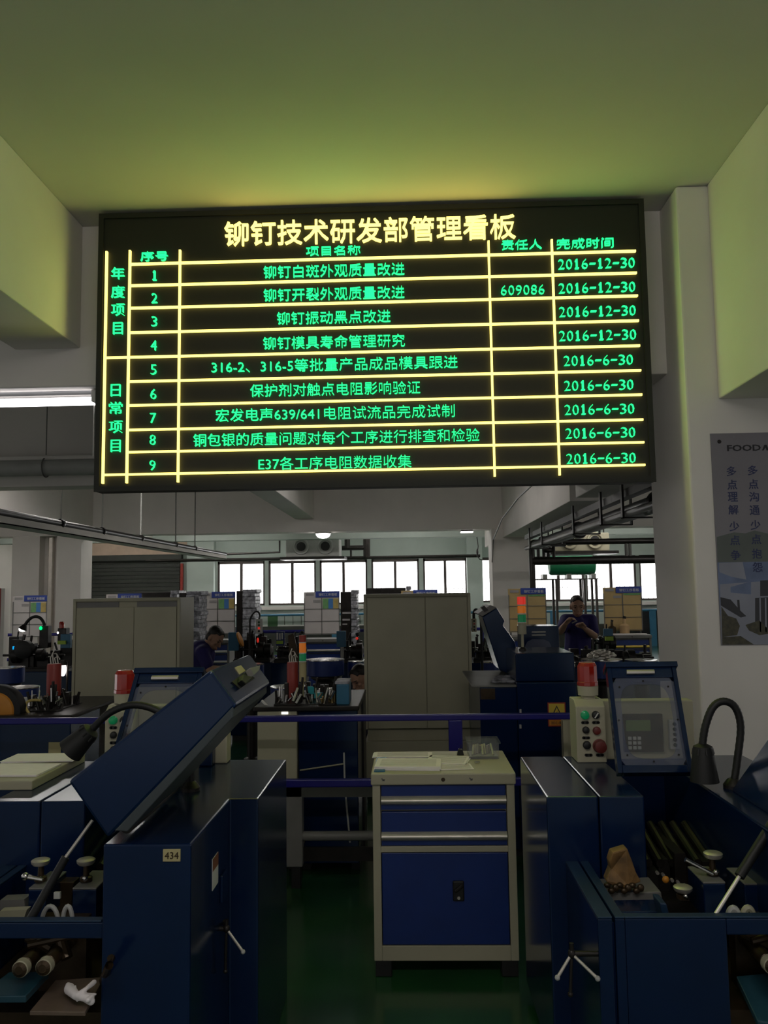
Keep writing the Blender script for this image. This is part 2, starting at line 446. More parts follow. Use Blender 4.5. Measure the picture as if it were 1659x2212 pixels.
for s_, x, ys in (('年度项目', 254.5, (590, 630, 669, 709)), ('日常项目', 249.5, (843, 881, 922, 963))):
    for ch, y in zip(s_, ys): led('side_character', 'ledg', ch, x - (10 if ch in '目日' else 14), x + (10 if ch in '目日' else 14), y, 27, -.013)

# ------------------------------------------------------------------ fluorescent batten left of the board
ly = 4.93
a = at(-260, 873, ly); b_ = at(222, 864, ly)
lampf = thing('fluorescent_batten', 'lit white fluorescent batten hanging left of the LED board', 'lamp', (a.x / 2 + b_.x / 2, ly, b_.z - .05))
za, zb_ = at(150, 830, ly).z, at(150, 848, ly).z
B(a.x, b_.x - .04, ly - .03, ly + .07, zb_, za + .004).build('housing', 'pipe', lampf, bev=.006)
zt_ = at(100, 867, ly).z
MB().cyl((a.x + .02, ly + .02, zt_), (b_.x - .05, ly + .02, zt_), .026, n=16).build('tube', 'tube', lampf, smooth=True)
zu = at(100, 839, ly).z
MB().cyl((a.x + .02, ly - .045, zu), (b_.x - .05, ly - .045, zu), .020, n=16).build('tube', 'tube', lampf, smooth=True)
for x in (a.x + .01, b_.x - .05):
    B(x, x + .03, ly - .06, ly + .05, zt_ - .02, zb_).build('lamp_holder', 'wht', lampf, bev=.004)
    B(x, x + .03, ly, ly + .04, za, 2.985).build('mounting_clip', 'grey', lampf)
MB().cyl((b_.x - .06, ly + .02, at(205, 985, ly).z), (b_.x - .06, ly + .02, zt_ - .02), .004, n=6).build('pull_cord', 'wht', lampf)

# room battens above the beams further in
def batten(x, y, z, label, tm='room', hl=1.2):
    r = thing('fluorescent_batten', label, 'lamp', (x, y, z), 'room battens')
    B(x - hl, x + hl, y - .07, y + .07, z, z + .05).build('housing', 'wht', r, bev=.006)
    for dy in (-.045, .045): MB().cyl((x - hl + .04, y + dy, z - .03), (x + hl - .04, y + dy, z - .03), .02, n=10).build('tube', tm, r)
    for dx in (-hl + .03, hl - .03): B(x + dx - .015, x + dx + .015, y - .065, y + .065, z - .05, z).build('lamp_holder', 'wht', r)
    for dx in (-hl * .7, hl * .7): MB().cyl((x + dx, y, z + .05), (x + dx, y, CZ - .005), .008, n=6).build('suspension_rod', 'grey', r)


for y, nm in ((12.2, 'second'), (19.2, 'third'), (22.6, 'fourth')):  # fourth row is added out of view to lighten the far wall
    for x, s_ in ((-8.6, 'leftmost'), (-5.0, 'left'), (-.1, 'middle'), (5.2, 'right')):
        batten(x, y, 3.62, 'unseen lit twin-tube batten, %s one of the %s ceiling bay behind the LED board' % (s_, nm))

for x, s_ in ((-.74, 'left'), (.49, 'right')):  # pair added out of view to light upward faces from overhead
    batten(x, .2, 3.60, 'added unseen twin-tube batten over the aisle before the machines, the %s one' % s_, 'room2', .6)
# pipe and ledge along the second cross beam
py = 9.2
pz = at(100, 1010, py).z
pp = thing('ventilation_pipe', 'thick grey pipe running under the ceiling left of the LED board', 'pipe', (-3, py, pz))
MB().cyl((-8, py, pz), (1.6, py, pz), .095, n=20).build('pipe_body', 'greyl', pp, smooth=True)
MB().cyl((-8, py - .02, pz + .11), (1.6, py - .02, pz + .11), .03, n=10).build('conduit', 'wall', pp, smooth=True)
for x in (-6.5, -4.13, -1.5):
    r_ = MB(); r_.tube([(x, py + .11 * math.cos(q), pz + .11 * math.sin(q)) for q in [2 * math.pi * i / 16 for i in range(17)]], .008, 6)
    r_.cyl((x, py, pz + .1), (x, py, CZ), .006, n=6); r_.box(x - .02, x + .02, py + .09, 9.5, pz - .02, pz + .02)
    r_.build('hanger', 'grey', pp)

# small lamps under the far beam
z = 2.945
dl = thing('dome_lamp', 'small lit dome lamp on the beam below the middle of the LED board', 'lamp', (at(698, 1152, 17.2).x, 17.2, z))
x = dl.location.x
MB().lathe((x, 17.2, z - .03), [(.17, 0), (.17, .03)], 24).build('base', 'wht', dl, smooth=True)
MB().lathe((x, 17.2, z - .125), [(.01, 0), (.07, .006), (.12, .03), (.148, .07), (.15, .095)], 24).build('diffuser', 'bulb', dl, smooth=True, ang=80)
dl = thing('flat_lamp', 'small flat silver lamp on the beam right of the lit dome lamp', 'lamp', (at(1008, 1147, 17.2).x, 17.2, z))
x = dl.location.x
B(x - .12, x + .12, 17.1, 17.3, z - .03, z).build('base', 'dark', dl)
B(x - .13, x + .13, 17.08, 17.25, z - .06, z - .03).build('diffuser', 'bulbd', dl, bev=.01)

# cable tray on the left, running into the hall
tr = thing('cable_tray', 'white cable tray with a dark pipe on top hung on thin rods at the left', 'cable tray', (-4.45, 9, 2.45))
tx = -4.47; y0, y1 = 6.2, 19.5
zt_ = 2.50
c = MB().box(tx - .13, tx + .13, y0, y1, zt_, zt_ + .012).box(tx + .118, tx + .13, y0, y1, zt_, zt_ + .085).box(tx - .13, tx - .118, y0, y1, zt_, zt_ + .085)
c.build('tray', 'wall', tr)
MB().cyl((tx + .10, y0, zt_ + .125), (tx + .10, y1, zt_ + .125), .04, n=12).build('pipe', 'dark', tr, smooth=True)
for y in (10.2, 11.6, 13.3, 15.3, 16.7):
    MB().cyl((tx + .1, y, zt_ + .16), (tx + .1, y, CZ - .004), .012, n=8).build('suspension_rod', 'greyl' if y < 14 else 'grey', tr)
    MB().lathe((tx + .10, y - .0, zt_ + .125), [(.055, -.03), (.06, 0), (.055, .03)], 12, Matrix.Rotation(R(90), 3, 'X')).build('pipe_clamp', 'dark', tr)

# dark service pipes on the right
pr = thing('service_pipe_run', 'dark bundle of ceiling pipes on brackets right of the LED board', 'pipes', (2.12, 9, 2.45))
MB().cyl((2.30, 5.3, 2.50), (2.30, 15.0, 2.50), .085, n=16).build('large_pipe', 'pipe', pr, smooth=True)
B(2.10, 2.20, 5.3, 15.0, 2.60, 2.68).build('cable_channel', 'dark', pr)
MB().cyl((2.12, 5.3, 2.44), (2.12, 15.0, 2.44), .035, n=12).build('small_pipe', 'grey', pr, smooth=True)
for y in (6.6, 8.0, 8.9, 10.4, 12.9, 14.2):
    c = MB().box(2.06, 2.40, y - .03, y + .03, 2.39, 2.405).box(2.06, 2.08, y - .03, y + .03, 2.39, 2.756).box(2.385, 2.40, y - .03, y + .03, 2.39, 2.756)
    c.build('bracket', 'dark', pr)
for y in (7.6, 11.2):
    MB().lathe((2.30, y, 2.50), [(.11, -.06), (.12, 0), (.11, .06)], 16, Matrix.Rotation(R(90), 3, 'X')).build('coupling', 'dark', pr, smooth=True)
p0 = at(1148, 1172, 15.2); p1 = at(1152, 1300, 15.2)
dp = thing('drop_pipe', 'dark pipe dropping beside the far column and crossing to the right', 'pipes', (p0.x, 15.2, 0))
MB().tube([(p0.x, 15.2, 0), (p0.x, 15.2, p0.z - .12)] + arc((p0.x, 15.2, p0.z - .12), (p0.x, 15.2, p0.z), (p0.x, 15.2, p0.z), (p0.x + .12, 15.2, p0.z), 8) + [(9.0, 15.2, p0.z)], .055, 12).build('pipe', 'dark', dp, smooth=True)
z2 = at(1300, 1210, 15.2).z
MB().cyl((p0.x, 15.2, z2), (9.0, 15.2, z2), .075, n=12).build('lower_pipe', 'dark', dp, smooth=True)
for px_ in (1353, 1361):
    x = at(px_, 1190, 15.2).x
    MB().cyl((x, 15.2, z2), (x, 15.2, p0.z), .03, n=8).build('riser', 'grey', dp, smooth=True)
for dx, dz in ((.12, .28), (.3, .2), (.22, .4), (.4, .33)):
    MB().lathe((p0.x + dx, 15.2, z2 + dz), [(.06, -.05), (.09, -.02), (.09, .02), (.06, .05)], 12).cyl((p0.x + dx, 15.2, z2), (p0.x + dx, 15.2, z2 + dz), .03, n=8).build('valve', 'dark', dp, smooth=True)
B(p0.x, p0.x + .62, 15.15, 15.25, z2 + .26, z2 + .32).build('crossbar', 'dark', dp)
# thin sprinkler pipe with drop over the windows
q0, q1 = at(395, 1212, 23.3), at(1040, 1212, 23.3)
sp = thing('sprinkler_pipe', 'thin dark pipe crossing above the far windows', 'pipes', (q0.x, 23.3, q0.z))
zz = q0.z + .02
MB().cyl((-7.5, 23.3, zz), (2.0, 23.3, zz), .045, n=10).build('pipe', 'dark', sp, smooth=True)
xa = at(604, 1170, 23.3).x; zt_ = at(604, 1193, 23.3).z
MB().tube([(xa - 1.5, 23.3, zt_ - .03), (xa, 23.3, zt_), (xa, 23.3, CZ - .01)], .035, 8).build('branch_pipe', 'dark', sp, smooth=True)
xa = at(792, 1170, 23.3).x
MB().tube([(xa, 23.3, zz), (xa, 23.3, CZ - .01)], .10, 10).build('riser', 'dark', sp, smooth=True)
MB().tube([(xa - .7, 23.3, zz + .28), (xa - .05, 23.3, zz + .28)], .07, 10).build('valve_arm', 'dark', sp, smooth=True)
MB().tube([(xa - .55, 23.3, zz + .28), (xa - .55, 23.3, CZ - .01)], .08, 8).build('riser', 'dark', sp, smooth=True)
MB().tube([(xa - .45, 23.3, zz + .02), (xa - .45, 23.3, zz + .28)], .03, 8).build('riser', 'dark', sp, smooth=True)
# loose cable on the right-hand beam
cw = MB().tube([at(1155, 1043, 9.86) + Vector((0, .0, 0)), at(1120, 1075, 11.5), at(1085, 1120, 14), at(1066, 1165, 16.85), at(1063, 1215, 16.85)], .012, 6).build('hanging_cable', 'grey', None)
tag(cw, 'thin loose cable strung from the beam down the far column', 'cable')
cw = MB().tube([at(1030, 1160, 20.95), at(1033, 1180, 20.95), at(1030, 1200, 20.95), at(1036, 1208, 20.95), at(1044, 1210, 20.95)], .012, 6)
cw.ell(at(1031, 1193, 20.95), .03, .03, .09, 8, 6)
tag(cw.build('hanging_cable', 'dark'), 'short dangling cable with a switch beside the far pilaster', 'cable')


def fan_unit(name_label, px0, px1, py0, py1, Y, light):
    a_, b2 = at(px0, py1, Y), at(px1, py0, Y)
    u = thing('air_conditioning_unit', name_label, 'air conditioner', ((a_.x + b2.x) / 2, Y, a_.z))
    B(a_.x, b2.x, Y, Y + .7, a_.z, b2.z).build('casing', light, u, bev=.03)
    h = b2.z - a_.z; wd = b2.x - a_.x
    for k in (.29, .74):
        cx, cz = a_.x + wd * k, a_.z + h * .58
        rx = Matrix.Rotation(R(90), 3, 'X')
        MB().lathe((cx, Y, cz), [(h * .46, 0), (h * .43, .05), (h * .36, .05), (h * .30, .01), (h * .22, .01)], 28, rx).build('fan_ring', light, u, smooth=True)
        MB().lathe((cx, Y - .012, cz), [(h * .25, 0), (h * .25, .03)], 24, rx).build('fan_opening', 'black', u)
    B(a_.x - .12, b2.x + .15, Y - .25, Y + .7, a_.z - .07, a_.z).build('support_tray', 'dark', u)
    for x in (a_.x + .05, b2.x - .05):
        MB().cyl((x, Y + .35, b2.z), (x, Y + .35, CZ), .015, n=6).build('suspension_rod', 'dark', u)
    return u


fan_unit('grey twin-fan ceiling air conditioning unit above the middle of the far windows', 617, 733, 1163, 1204, 22.0, 'greyl')
fan_unit('cream twin-fan ceiling air conditioning unit above the green tank', 1196, 1316, 1150, 1192, 20.0, 'cream')
# green tank on its frame
ty = 22.6
a_, b2 = at(1183, 1243, ty), at(1286, 1212, ty)
tk = thing('green_tank', 'green cylindrical tank on a steel frame before the right-hand windows', 'tank', ((a_.x + b2.x) / 2, ty, 0))
rt = .26; zc = a_.z + rt
MB().lathe((a_.x, ty, zc), [(rt * .55, 0), (rt * .9, .04), (rt, .10), (rt, b2.x - a_.x - .10), (rt * .9, b2.x - a_.x - .04), (rt * .55, b2.x - a_.x)], 28, Matrix.Rotation(R(90), 3, 'Y')).build('vessel', 'gtank', tk, smooth=True)
zf = at(1230, 1250, ty).z
B(a_.x - .45, b2.x, ty - .3, ty + .3, zf - .03, zf + .0).build('platform', 'wframe', tk)
for x in (a_.x - .1, a_.x + .55, b2.x - .1):
    B(x - .06, x + .06, ty - .2, ty + .2, zf, zc - rt + .03).build('saddle', 'greyl', tk)
for x in (a_.x + .18, a_.x + .93, b2.x - .06):
    for y in (ty - .27, ty + .27):
        B(x - .03, x + .03, y - .03, y + .03, 0, zf - .03).build('leg', 'wframe', tk)
# ------------------------------------------------------------------ poster on the near column
PY = 4.50
a_ = at(1534, 937, PY); b2 = at(1559, 1394, PY)
x0, z1, z0 = 1.655, a_.z, b2.z; x1 = x0 + .62
po = thing('wall_poster', 'grey wall poster with blue calligraphy and a building picture on the white column', 'poster', (x0 + .3, PY - .004, z0))
B(x0, x1, PY - .006, PY, z0, z1).build('sheet', 'postp', po)
pf = PY - .006


def pz_(px, py): return at(px, py, pf)


def patch(pts, m, name, d=.002):
    P = [pz_(*p) for p in pts]
    P = [Vector((min(max(p.x, x0 + .003), x1 - .003), pf, min(max(p.z, z0 + .003), z1 - .003))) for p in P]
    return MB().prism(P, (0, -d, 0)).build(name, m, po)


patch([(1548, 1215), (1700, 1210), (1720, 1330), (1553, 1330)], 'posts', 'sky_print', .0006)
patch([(1548, 1160), (1585, 1150), (1610, 1152), (1630, 1146), (1660, 1153), (1720, 1140), (1720, 1212), (1548, 1215)], 'postm', 'hill_print', .0008)
patch([(1553, 1216), (1604, 1214), (1612, 1252), (1580, 1246), (1554, 1236)], 'postb', 'cloud_print', .001)
patch([(1555, 1262), (1700, 1252), (1720, 1395), (1559, 1394)], 'postb', 'campus_print', .001)
patch([(1578, 1268), (1622, 1256), (1622, 1284), (1578, 1280)], 'posts', 'window_band', .0014)
patch([(1556, 1290), (1578, 1295), (1598, 1318), (1612, 1331), (1600, 1334), (1557, 1308)], 'postd', 'road_print', .0014)
patch([(1642, 1254), (1720, 1250), (1720, 1284), (1642, 1288)], 'postd', 'tower_roof', .0014)
patch([(1631, 1292), (1720, 1286), (1720, 1372), (1660, 1366), (1631, 1346)], 'postd', 'tower_glass', .0014)
for i, px_ in enumerate((1640, 1652, 1666)):
    patch([(px_, 1292), (px_ + 3, 1292), (px_ + 4, 1366), (px_ + 1, 1364)], 'postb', 'tower_rib', .0018)
patch([(1610, 1350), (1640, 1340), (1668, 1368), (1640, 1372), (1618, 1362)], 'postt', 'shrub_print', .0018)
patch([(1558, 1310), (1572, 1330), (1590, 1336), (1598, 1352), (1592, 1372), (1560, 1376)], 'postt', 'tree_print', .0018)
patch([(1560, 1376), (1600, 1374), (1628, 1394), (1560, 1394)], 'postt', 'lawn_print', .0016)
patch([(1592, 1296), (1597, 1296), (1599, 1326), (1594, 1324)], 'postd', 'window_band', .0018)
t = MB()
a0 = pz_(1571, 975); a1 = pz_(1646, 960)
t.text('FOOD', a0.x, pz_(1643, 966).x, a0.z, a1.z, pf, .002, .02)
q0, q1, q2 = pz_(1646, 973), pz_(1651, 961), pz_(1656, 973)
t.prism([(q0.x, pf, q0.z), (q1.x, pf, q1.z), (q1.x + .012, pf, q1.z), (q2.x + .012, pf, q2.z), (q2.x, pf, q2.z), (q1.x + .006, pf, q1.z - .012), (q0.x + .008, pf, q0.z)], (0, -.002, 0))
t.build('name_lettering', 'inkb', po)
for s_, x, ys in (('多点理解少点争', 1580, (1018, 1047, 1073, 1101, 1137, 1167, 1199)), ('多点沟通少点抱怨', 1626, (1016, 1046, 1073, 1102, 1134, 1165, 1196, 1225))):
    for k, (ch, y) in enumerate(zip(s_, ys)):
        c_ = pz_(x + (y - 1018) * .05, y); h = .0265
        MB().text(ch, c_.x - h, c_.x + h, c_.z - h, c_.z + h, pf, .002, .012).build('calligraphy_character', 'ink', po)
s_ = pz_(1554, 954)
MB().lathe((s_.x, pf, s_.z), [(.011, 0), (.009, .004)], 12, Matrix.Rotation(R(90), 3, 'X')).build('screw', 'dark', po)

# ------------------------------------------------------------------ drawer cabinets
def drawer_cabinet(x0, x1, y0, y1, label, lid=True, hm='alu', drawers=((.575, .725), (.735, .845)), body='cream', sc=1.0, top=.9):
    """steel tool cabinet: carcass frame, two drawers with full-width handles, a door with a lock"""
    r = thing('tool_cabinet', label, 'cabinet', ((x0 + x1) / 2, y0 + .1, 0))
    f = .036; z0 = .10
    c = MB()
    c.box(x0, x0 + f, y0, y1, z0 - .03, top - .05).box(x1 - f, x1, y0, y1, z0 - .03, top - .05)
    c.box(x0 + f, x1 - f, y0, y1, z0 - .03, z0 + .035).box(x0 + f, x1 - f, y0, y1, .545, .572)
    c.box(x0 + f, x1 - f, y1 - .02, y1, z0, top - .05).box(x0 + f, x1 - f, y0 + .03, y0 + .035, .572, top - .05)
    c.build('carcass', body, r, bev=.004)
    c = MB().box(x0 - .006, x1 + .006, y0 - .012, y1, top - .052, top)
    c.build('top', body, r, bev=.006)
    for a_, b_ in drawers:
        d = B(x0 + f + .004, x1 - f - .004, y0 + .004, y0 + .03, a_ + .055, b_).build('drawer', 'blueb', r, bev=.003)
        B(x0 + f + .004, x1 - f - .004, y0 + .006, y0 + .03, a_, a_ + .022).build('drawer_lip', 'blueb', d)
        h = MB(); n = 9; P = []
        for i in range(n + 1):
            q = R(100 - 215 * i / n); P.append((y0 - .006 - .017 * math.cos(q * 1) if False else y0 + .002 - .022 * math.sin(R(180 * i / n)), a_ + .062 - .040 * i / n))
        poly = [(x0 + f + .004, y, z) for y, z in P]
        h.prism(poly, (x1 - x0 - 2 * f - .008, 0, 0))
        h.build('handle', hm, d, smooth=True, ang=50)
    dr = B(x0 + f + .003, x1 - f - .003, y0 + .004, y0 + .026, z0 + .038, .542).build('door', 'blueb', r, bev=.003)
    lx = (x0 + x1) / 2 + .06; lz = .375
    l = B(lx - .026, lx + .026, y0 - .006, y0 + .006, lz - .045, lz + .045).build('lock_plate', 'black', dr, bev=.006)
    MB().ob((lx, y0 - .010, lz + .014), (.044, .010, .014), Matrix.Rotation(R(-38), 3, 'Y')).build('lock_lever', 'dark', dr, bev=.003)
    MB().lathe((lx, y0 - .006, lz - .028), [(.007, 0), (.007, .006)], 12, Matrix.Rotation(R(90), 3, 'X')).build('keyhole', 'alu', dr)
    for x in (x0 + .004, x1 - .074 - .004):
        B(x, x + .074, y0 + .002, y0 + .09, 0, .075).build('foot', 'black', r, bev=.004)
        B(x, x + .074, y1 - .09, y1, 0, .075).build('foot', 'black', r, bev=.004)
    c = MB()
    for x in (x0 + .05, x1 - .20):
        c.ob((x, y0 - .0125, top - .026), (.018, .002, .006), Matrix.Rotation(R(40), 3, 'Y')); c.ob((x + .003, y0 - .0125, top - .028), (.014, .002, .004), Matrix.Rotation(R(-30), 3, 'Y'))
    c.build('scuff_mark', 'grey', r)
    MB().lathe(((x0 + x1) / 2 + .0, y0 - .011, top - .028), [(.010, 0), (.008, .004)], 14, Matrix.Rotation(R(90), 3, 'X')).build('lock', 'brown', r)
    return r


CX0, CX1, CY0, CY1 = -.188, .466, 3.905, 4.42
drawer_cabinet(CX0, CX1, CY0, CY1, 'cream and blue drawer cabinet standing free in the middle of the aisle')


def sheets(x, y, w, h, rz, z, n, name, label, cat, group, lines=True):
    r = thing(name, label, cat, (x, y, z), group)
    m = Matrix.Rotation(R(rz), 3, 'Z'); s = MB()
    for k in range(n):
        mk = Matrix.Rotation(R(rz + random.uniform(-2, 2)), 3, 'Z')
        s.ob((x + random.uniform(-.004, .004), y + random.uniform(-.004, .004), z + .0035 * k + .0015), (w, h, .003), mk)
    s.build('sheets', 'paper', r)
    if lines:
        l = MB(); zt = z + .0035 * n
        for k in range(7):
            c_ = m @ Vector((0, h * (-.38 + .12 * k), 0)); l.ob((x + c_.x, y + c_.y, zt + .0002), (w * .86, h * .012, .0006), m)
        l.build('printed_grid', 'paperl', r)
    return r


TZ = .901
G1 = 'forms lying on the drawer cabinet'
p_ = onz(872, 1638, TZ); sheets(-.050, 4.30, .30, .12, 0, TZ, 2, 'paper_form', 'white form lying at the back left of the drawer cabinet top', 'paper', G1)
sheets(-.02, 4.05, .31, .19, -3, TZ, 5, 'paper_form', 'thick stack of white forms at the front left of the cabinet top', 'paper', G1)
sheets(.175, 4.17, .20, .18, -10, TZ, 2, 'paper_form', 'curled white form lying in the middle of the cabinet top', 'paper', G1)
sheets(.20, 4.02, .17, .12, 4, TZ, 1, 'paper_form', 'single white sheet under the curled form near the cabinet front edge', 'paper', G1)
f = MB().ob((-.155, 4.10, TZ + .003), (.05, .34, .006)); tag(f.build('blue_folder', 'teal'), 'blue folder edge sticking out under the forms on the cabinet', 'folder')
bx = thing('plastic_box', 'clear plastic box at the back right corner of the cabinet top', 'box', (.36, 4.27, TZ))
z = TZ
c = MB().box(.28, .43, 4.20, 4.205, z, z + .075).box(.28, .43, 4.345, 4.35, z, z + .075).box(.28, .285, 4.205, 4.345, z, z + .075).box(.425, .43, 4.205, 4.345, z, z + .075)
c.build('wall', 'clear', bx)
B(.285, .425, 4.205, 4.345, z, z + .012).build('base', 'greyl', bx)
c = MB().box(.272, .438, 4.192, 4.358, z + .075, z + .083); c.build('lid', 'clear', bx)
c = MB()
for k in range(9): c.cyl((.30 + .013 * k, 4.23 + .02 * (k % 4), z + .013), (.31 + .011 * k, 4.27 + .015 * (k % 3), z + .055), .006, n=8)
c.build('contents', 'alu', bx)
bc = thing('binder_clip', 'small black clip on the cabinet top before the navy post', 'clip', (.245, 4.31, TZ))
MB().prism([(.228, 4.30, TZ), (.262, 4.30, TZ), (.255, 4.30, TZ + .028), (.235, 4.30, TZ + .028)], (0, .03, 0)).build('body', 'black', bc)
MB().tube([(.24, 4.31, TZ + .028), (.25, 4.31, TZ + .05), (.256, 4.31, TZ + .028)], .002, 6).build('wire', 'dark', bc)
gl = MB().tube([(.30, 4.10, TZ + .005), (.325, 4.105, TZ + .005)], .005, 8); tag(gl.build('metal_pin', 'chrome'), 'small shiny pin beside the plastic box on the cabinet', 'pin')

# ------------------------------------------------------------------ blue guard rail across the aisle
GY = 4.9
gr = thing('guard_rail', 'navy blue guard rail crossing the aisle behind the drawer cabinet', 'guard rail', (0, GY, 0))
B(-3.6, .955, GY - .02, GY + .02, .983, 1.018).build('top_rail', 'rail', gr, bev=.006)
B(-.80, .955, GY - .02, GY + .02, .61, .655).build('middle_rail', 'rail', gr, bev=.006)
for x in (.252, -2.9, -1.25):
    B(x - .04, x + .04, GY - .02, GY + .02, 0, .985).build('post', 'rail', gr, bev=.006)
# grey frame below
fr = thing('steel_bench_frame', 'grey steel bench frame with a round bar behind the left-hand machine', 'bench frame', (-.6, 5.1, 0))
B(-.90, -.66, 5.02, 5.10, .12, .60).build('end_panel', 'grey', fr, bev=.005)
B(-.90, .16, 5.02, 5.08, .52, .585).build('crossbar', 'grey', fr, bev=.005)
B(-.14, -.085, 5.02, 5.08, .10, .58).build('upright', 'grey', fr, bev=.005)
MB().cyl((-.9, 5.05, .29), (.2, 5.05, .29), .028, n=14).build('round_bar', 'grey', fr, smooth=True)
for x in (-.86, -.70, -.112): B(x - .025, x + .025, 5.02, 5.09, 0, .12).build('foot', 'black', fr)
B(-.66, .14, 5.06, 5.08, .14, .22).build('kick_board', 'dark', fr)
B(-.24, -.19, 5.09, 5.10, .30, .52).build('green_strip', 'gpost', fr)
# ------------------------------------------------------------------ the two big blue machines in front
def onplane(px, py, p0, n):
    d = ray(px, py); n = Vector(n); return CAM + d * ((Vector(p0) - CAM).dot(n) / d.dot(n))


RX90 = Matrix.Rotation(R(90), 3, 'X')
RY90 = Matrix.Rotation(R(90), 3, 'Y')


def build_machine(ox, rollers):
    r = thing('heading_machine', '', 'machine', (-1.03, 3.05, 0))
    # rear left housing
    h = MB().box(-1.535, -1.352, 3.03, 3.74, .05, 1.0).box(-1.348, -1.188, 3.03, 3.74, .05, 1.0)
    rear = h.build('rear_housing', 'blue', r, bev=.006)
    # main column housing (two steps in plan)
    MB().prism([(-.93, 2.52, 0), (-.665, 2.52, 0), (-.665, 3.05, 0), (-.561, 3.05, 0), (-.561, 3.74, 0), (-.93, 3.74, 0)], (0, 0, 1.0)).build('column_housing', 'blue', r, bev=.006)
    B(-1.19, -.93, 3.66, 3.74, .05, 1.0).build('back_wall', 'blue', r)
    # lower tub: side strip, front panel with an opening, floor
    tub = MB()
    tub.box(-1.475, -1.432, 2.53, 3.03, .0, .772).box(-1.424, -1.395, 2.53, 3.03, .0, .772).box(-1.432, -1.424, 2.54, 3.03, 0, .760)
    tub.box(-1.395, ox, 2.53, 2.56, 0, .772).box(ox, -.93, 2.53, 2.56, .725, .772).box(ox, -.93, 2.53, 2.56, 0, .44)
    tub.build('tub', 'blue', r, bev=.004)
    B(-1.475, -1.432, 2.53, 3.03, .772, .778).build('side_rim', 'blue2', r, bev=.002); B(-1.424, -1.395, 2.53, 3.03, .772, .778).build('side_rim', 'blue2', r, bev=.002)  # light on the rim tops is put into a lighter blue
    B(-1.395, -.935, 2.53, 2.56, .772, .778).build('front_rim', 'blue2', r, bev=.002)
    B(-1.39, -.935, 2.565, 3.64, .46, .50).build('tub_floor', 'brown', r)
    B(-1.186, -.935, 3.03, 3.65, .60, .64).build('ram_bed', 'dark', r)
    m = MB()
    for i in range(5):
        m.box(-1.17 + .05 * i, -1.13 + .05 * i, 3.1 + .03 * (i % 2), 3.45, .64, .72 + .03 * ((i * 7) % 3))
    for i in range(6): m.cyl((-1.16 + .045 * i, 3.12, .74), (-1.16 + .045 * i, 3.4, .80), .016, n=10)
    m.build('ram', 'dark', r)
    bl = MB()
    for i in range(10): bl.cyl((-1.16 + .024 * i, 3.09 + .012 * (i % 3), .66 + .011 * ((i * 5) % 6)), (-1.16 + .024 * i, 3.075 + .012 * (i % 3), .66 + .011 * ((i * 5) % 6)), .006, n=8)
    bl.build('bolt_row', 'alu', r)
    # console at the back
    con = MB().prism([(-1.31, 3.60, 1.0), (-1.31, 3.60, 1.235), (-1.31, 3.64, 1.26), (-1.31, 3.74, 1.26), (-1.31, 3.74, 1.0)], (.125, 0, 0)).build('control_box', 'cream', r, bev=.004)
    MB().box(-1.185, -.79, 3.66, 3.74, 1.0, 1.25).build('console_case', 'cream', con, bev=.006)
    bz = B(-1.10, -.93, 3.640, 3.66, 1.035, 1.195).build('bezel', 'brown', con, bev=.003)
    B(-1.09, -.985, 3.634, 3.64, 1.125, 1.170).build('display', 'lcd', con)
    k = MB()
    for i in range(3):
        for j in range(3): k.box(-1.083 + .02 * i, -1.068 + .02 * i, 3.632, 3.64, 1.047 + .02 * j, 1.061 + .02 * j)
    k.build('keypad', 'greyl', con, bev=.002)
    md = B(-.905, -.862, 3.635, 3.66, 1.045, 1.17).build('switch_module', 'greyl', con, bev=.004)
    for j in range(5):
        MB().cyl((-.884, 3.635, 1.065 + .022 * j), (-.884, 3.627, 1.065 + .022 * j), .0075, n=12).build('switch', 'black', con)
    for (x, z, mm, rr, d) in ((-1.272, 1.200, 'greenl', .0165, .018), (-1.226, 1.200, 'black', .015, .016), (-1.270, 1.137, 'black', .0135, .014), (-1.224, 1.134, 'dred', .0155, .014),
                              (-1.268, 1.074, 'black', .0155, .015), (-1.215, 1.070, 'dred', .026, .034)):
        MB().lathe((x, 3.60, z), [(rr * 1.12, 0), (rr * 1.12, .004), (rr, .005), (rr * .96, d), (rr * .6, d + .003)], 20, RX90).build('push_button', mm, con, smooth=True)
    MB().ob((-1.226, 3.582, 1.200), (.005, .006, .026), Matrix.Rotation(R(35), 3, 'Y')).build('selector_mark', 'wht', con)
    lb = MB()
    for (x, z) in ((-1.272, 1.168), (-1.226, 1.168), (-1.270, 1.104), (-1.262, 1.032), (-1.214, 1.032)):
        lb.cyl((x - .011, 3.5995, z), (x - .011, 3.597, z), .006, n=10).cyl((x + .011, 3.5995, z), (x + .011, 3.597, z), .006, n=10).box(x - .011, x + .011, 3.597, 3.5995, z - .006, z + .006)
    lb.build('button_label', 'black', con)
    # beacon
    bc = MB().lathe((-1.238, 3.68, 1.26), [(.030, 0), (.030, .012), (.043, .014), (.045, .055)], 24).build('signal_beacon', 'cream', r, smooth=True)
    MB().lathe((-1.238, 3.68, 1.315), [(.046, 0), (.046, .016), (.0435, .018), (.0425, .085), (.034, .100), (.02, .102)], 12).build('red_dome', 'redl', bc, bev=.002)
    # tilted window guard
    O = Vector((-1.226, 3.25, 1.03)); T = Vector((.03, .25, .382)); X = Vector((1, 0, 0)); L = T.length; T = T.normalized(); N = X.cross(T).normalized()
    if N.y > 0: N = -N
    wd = .285
    P = lambda u, v, d=0: O + X * u + T * v + N * d
    fr = MB(); b = .030

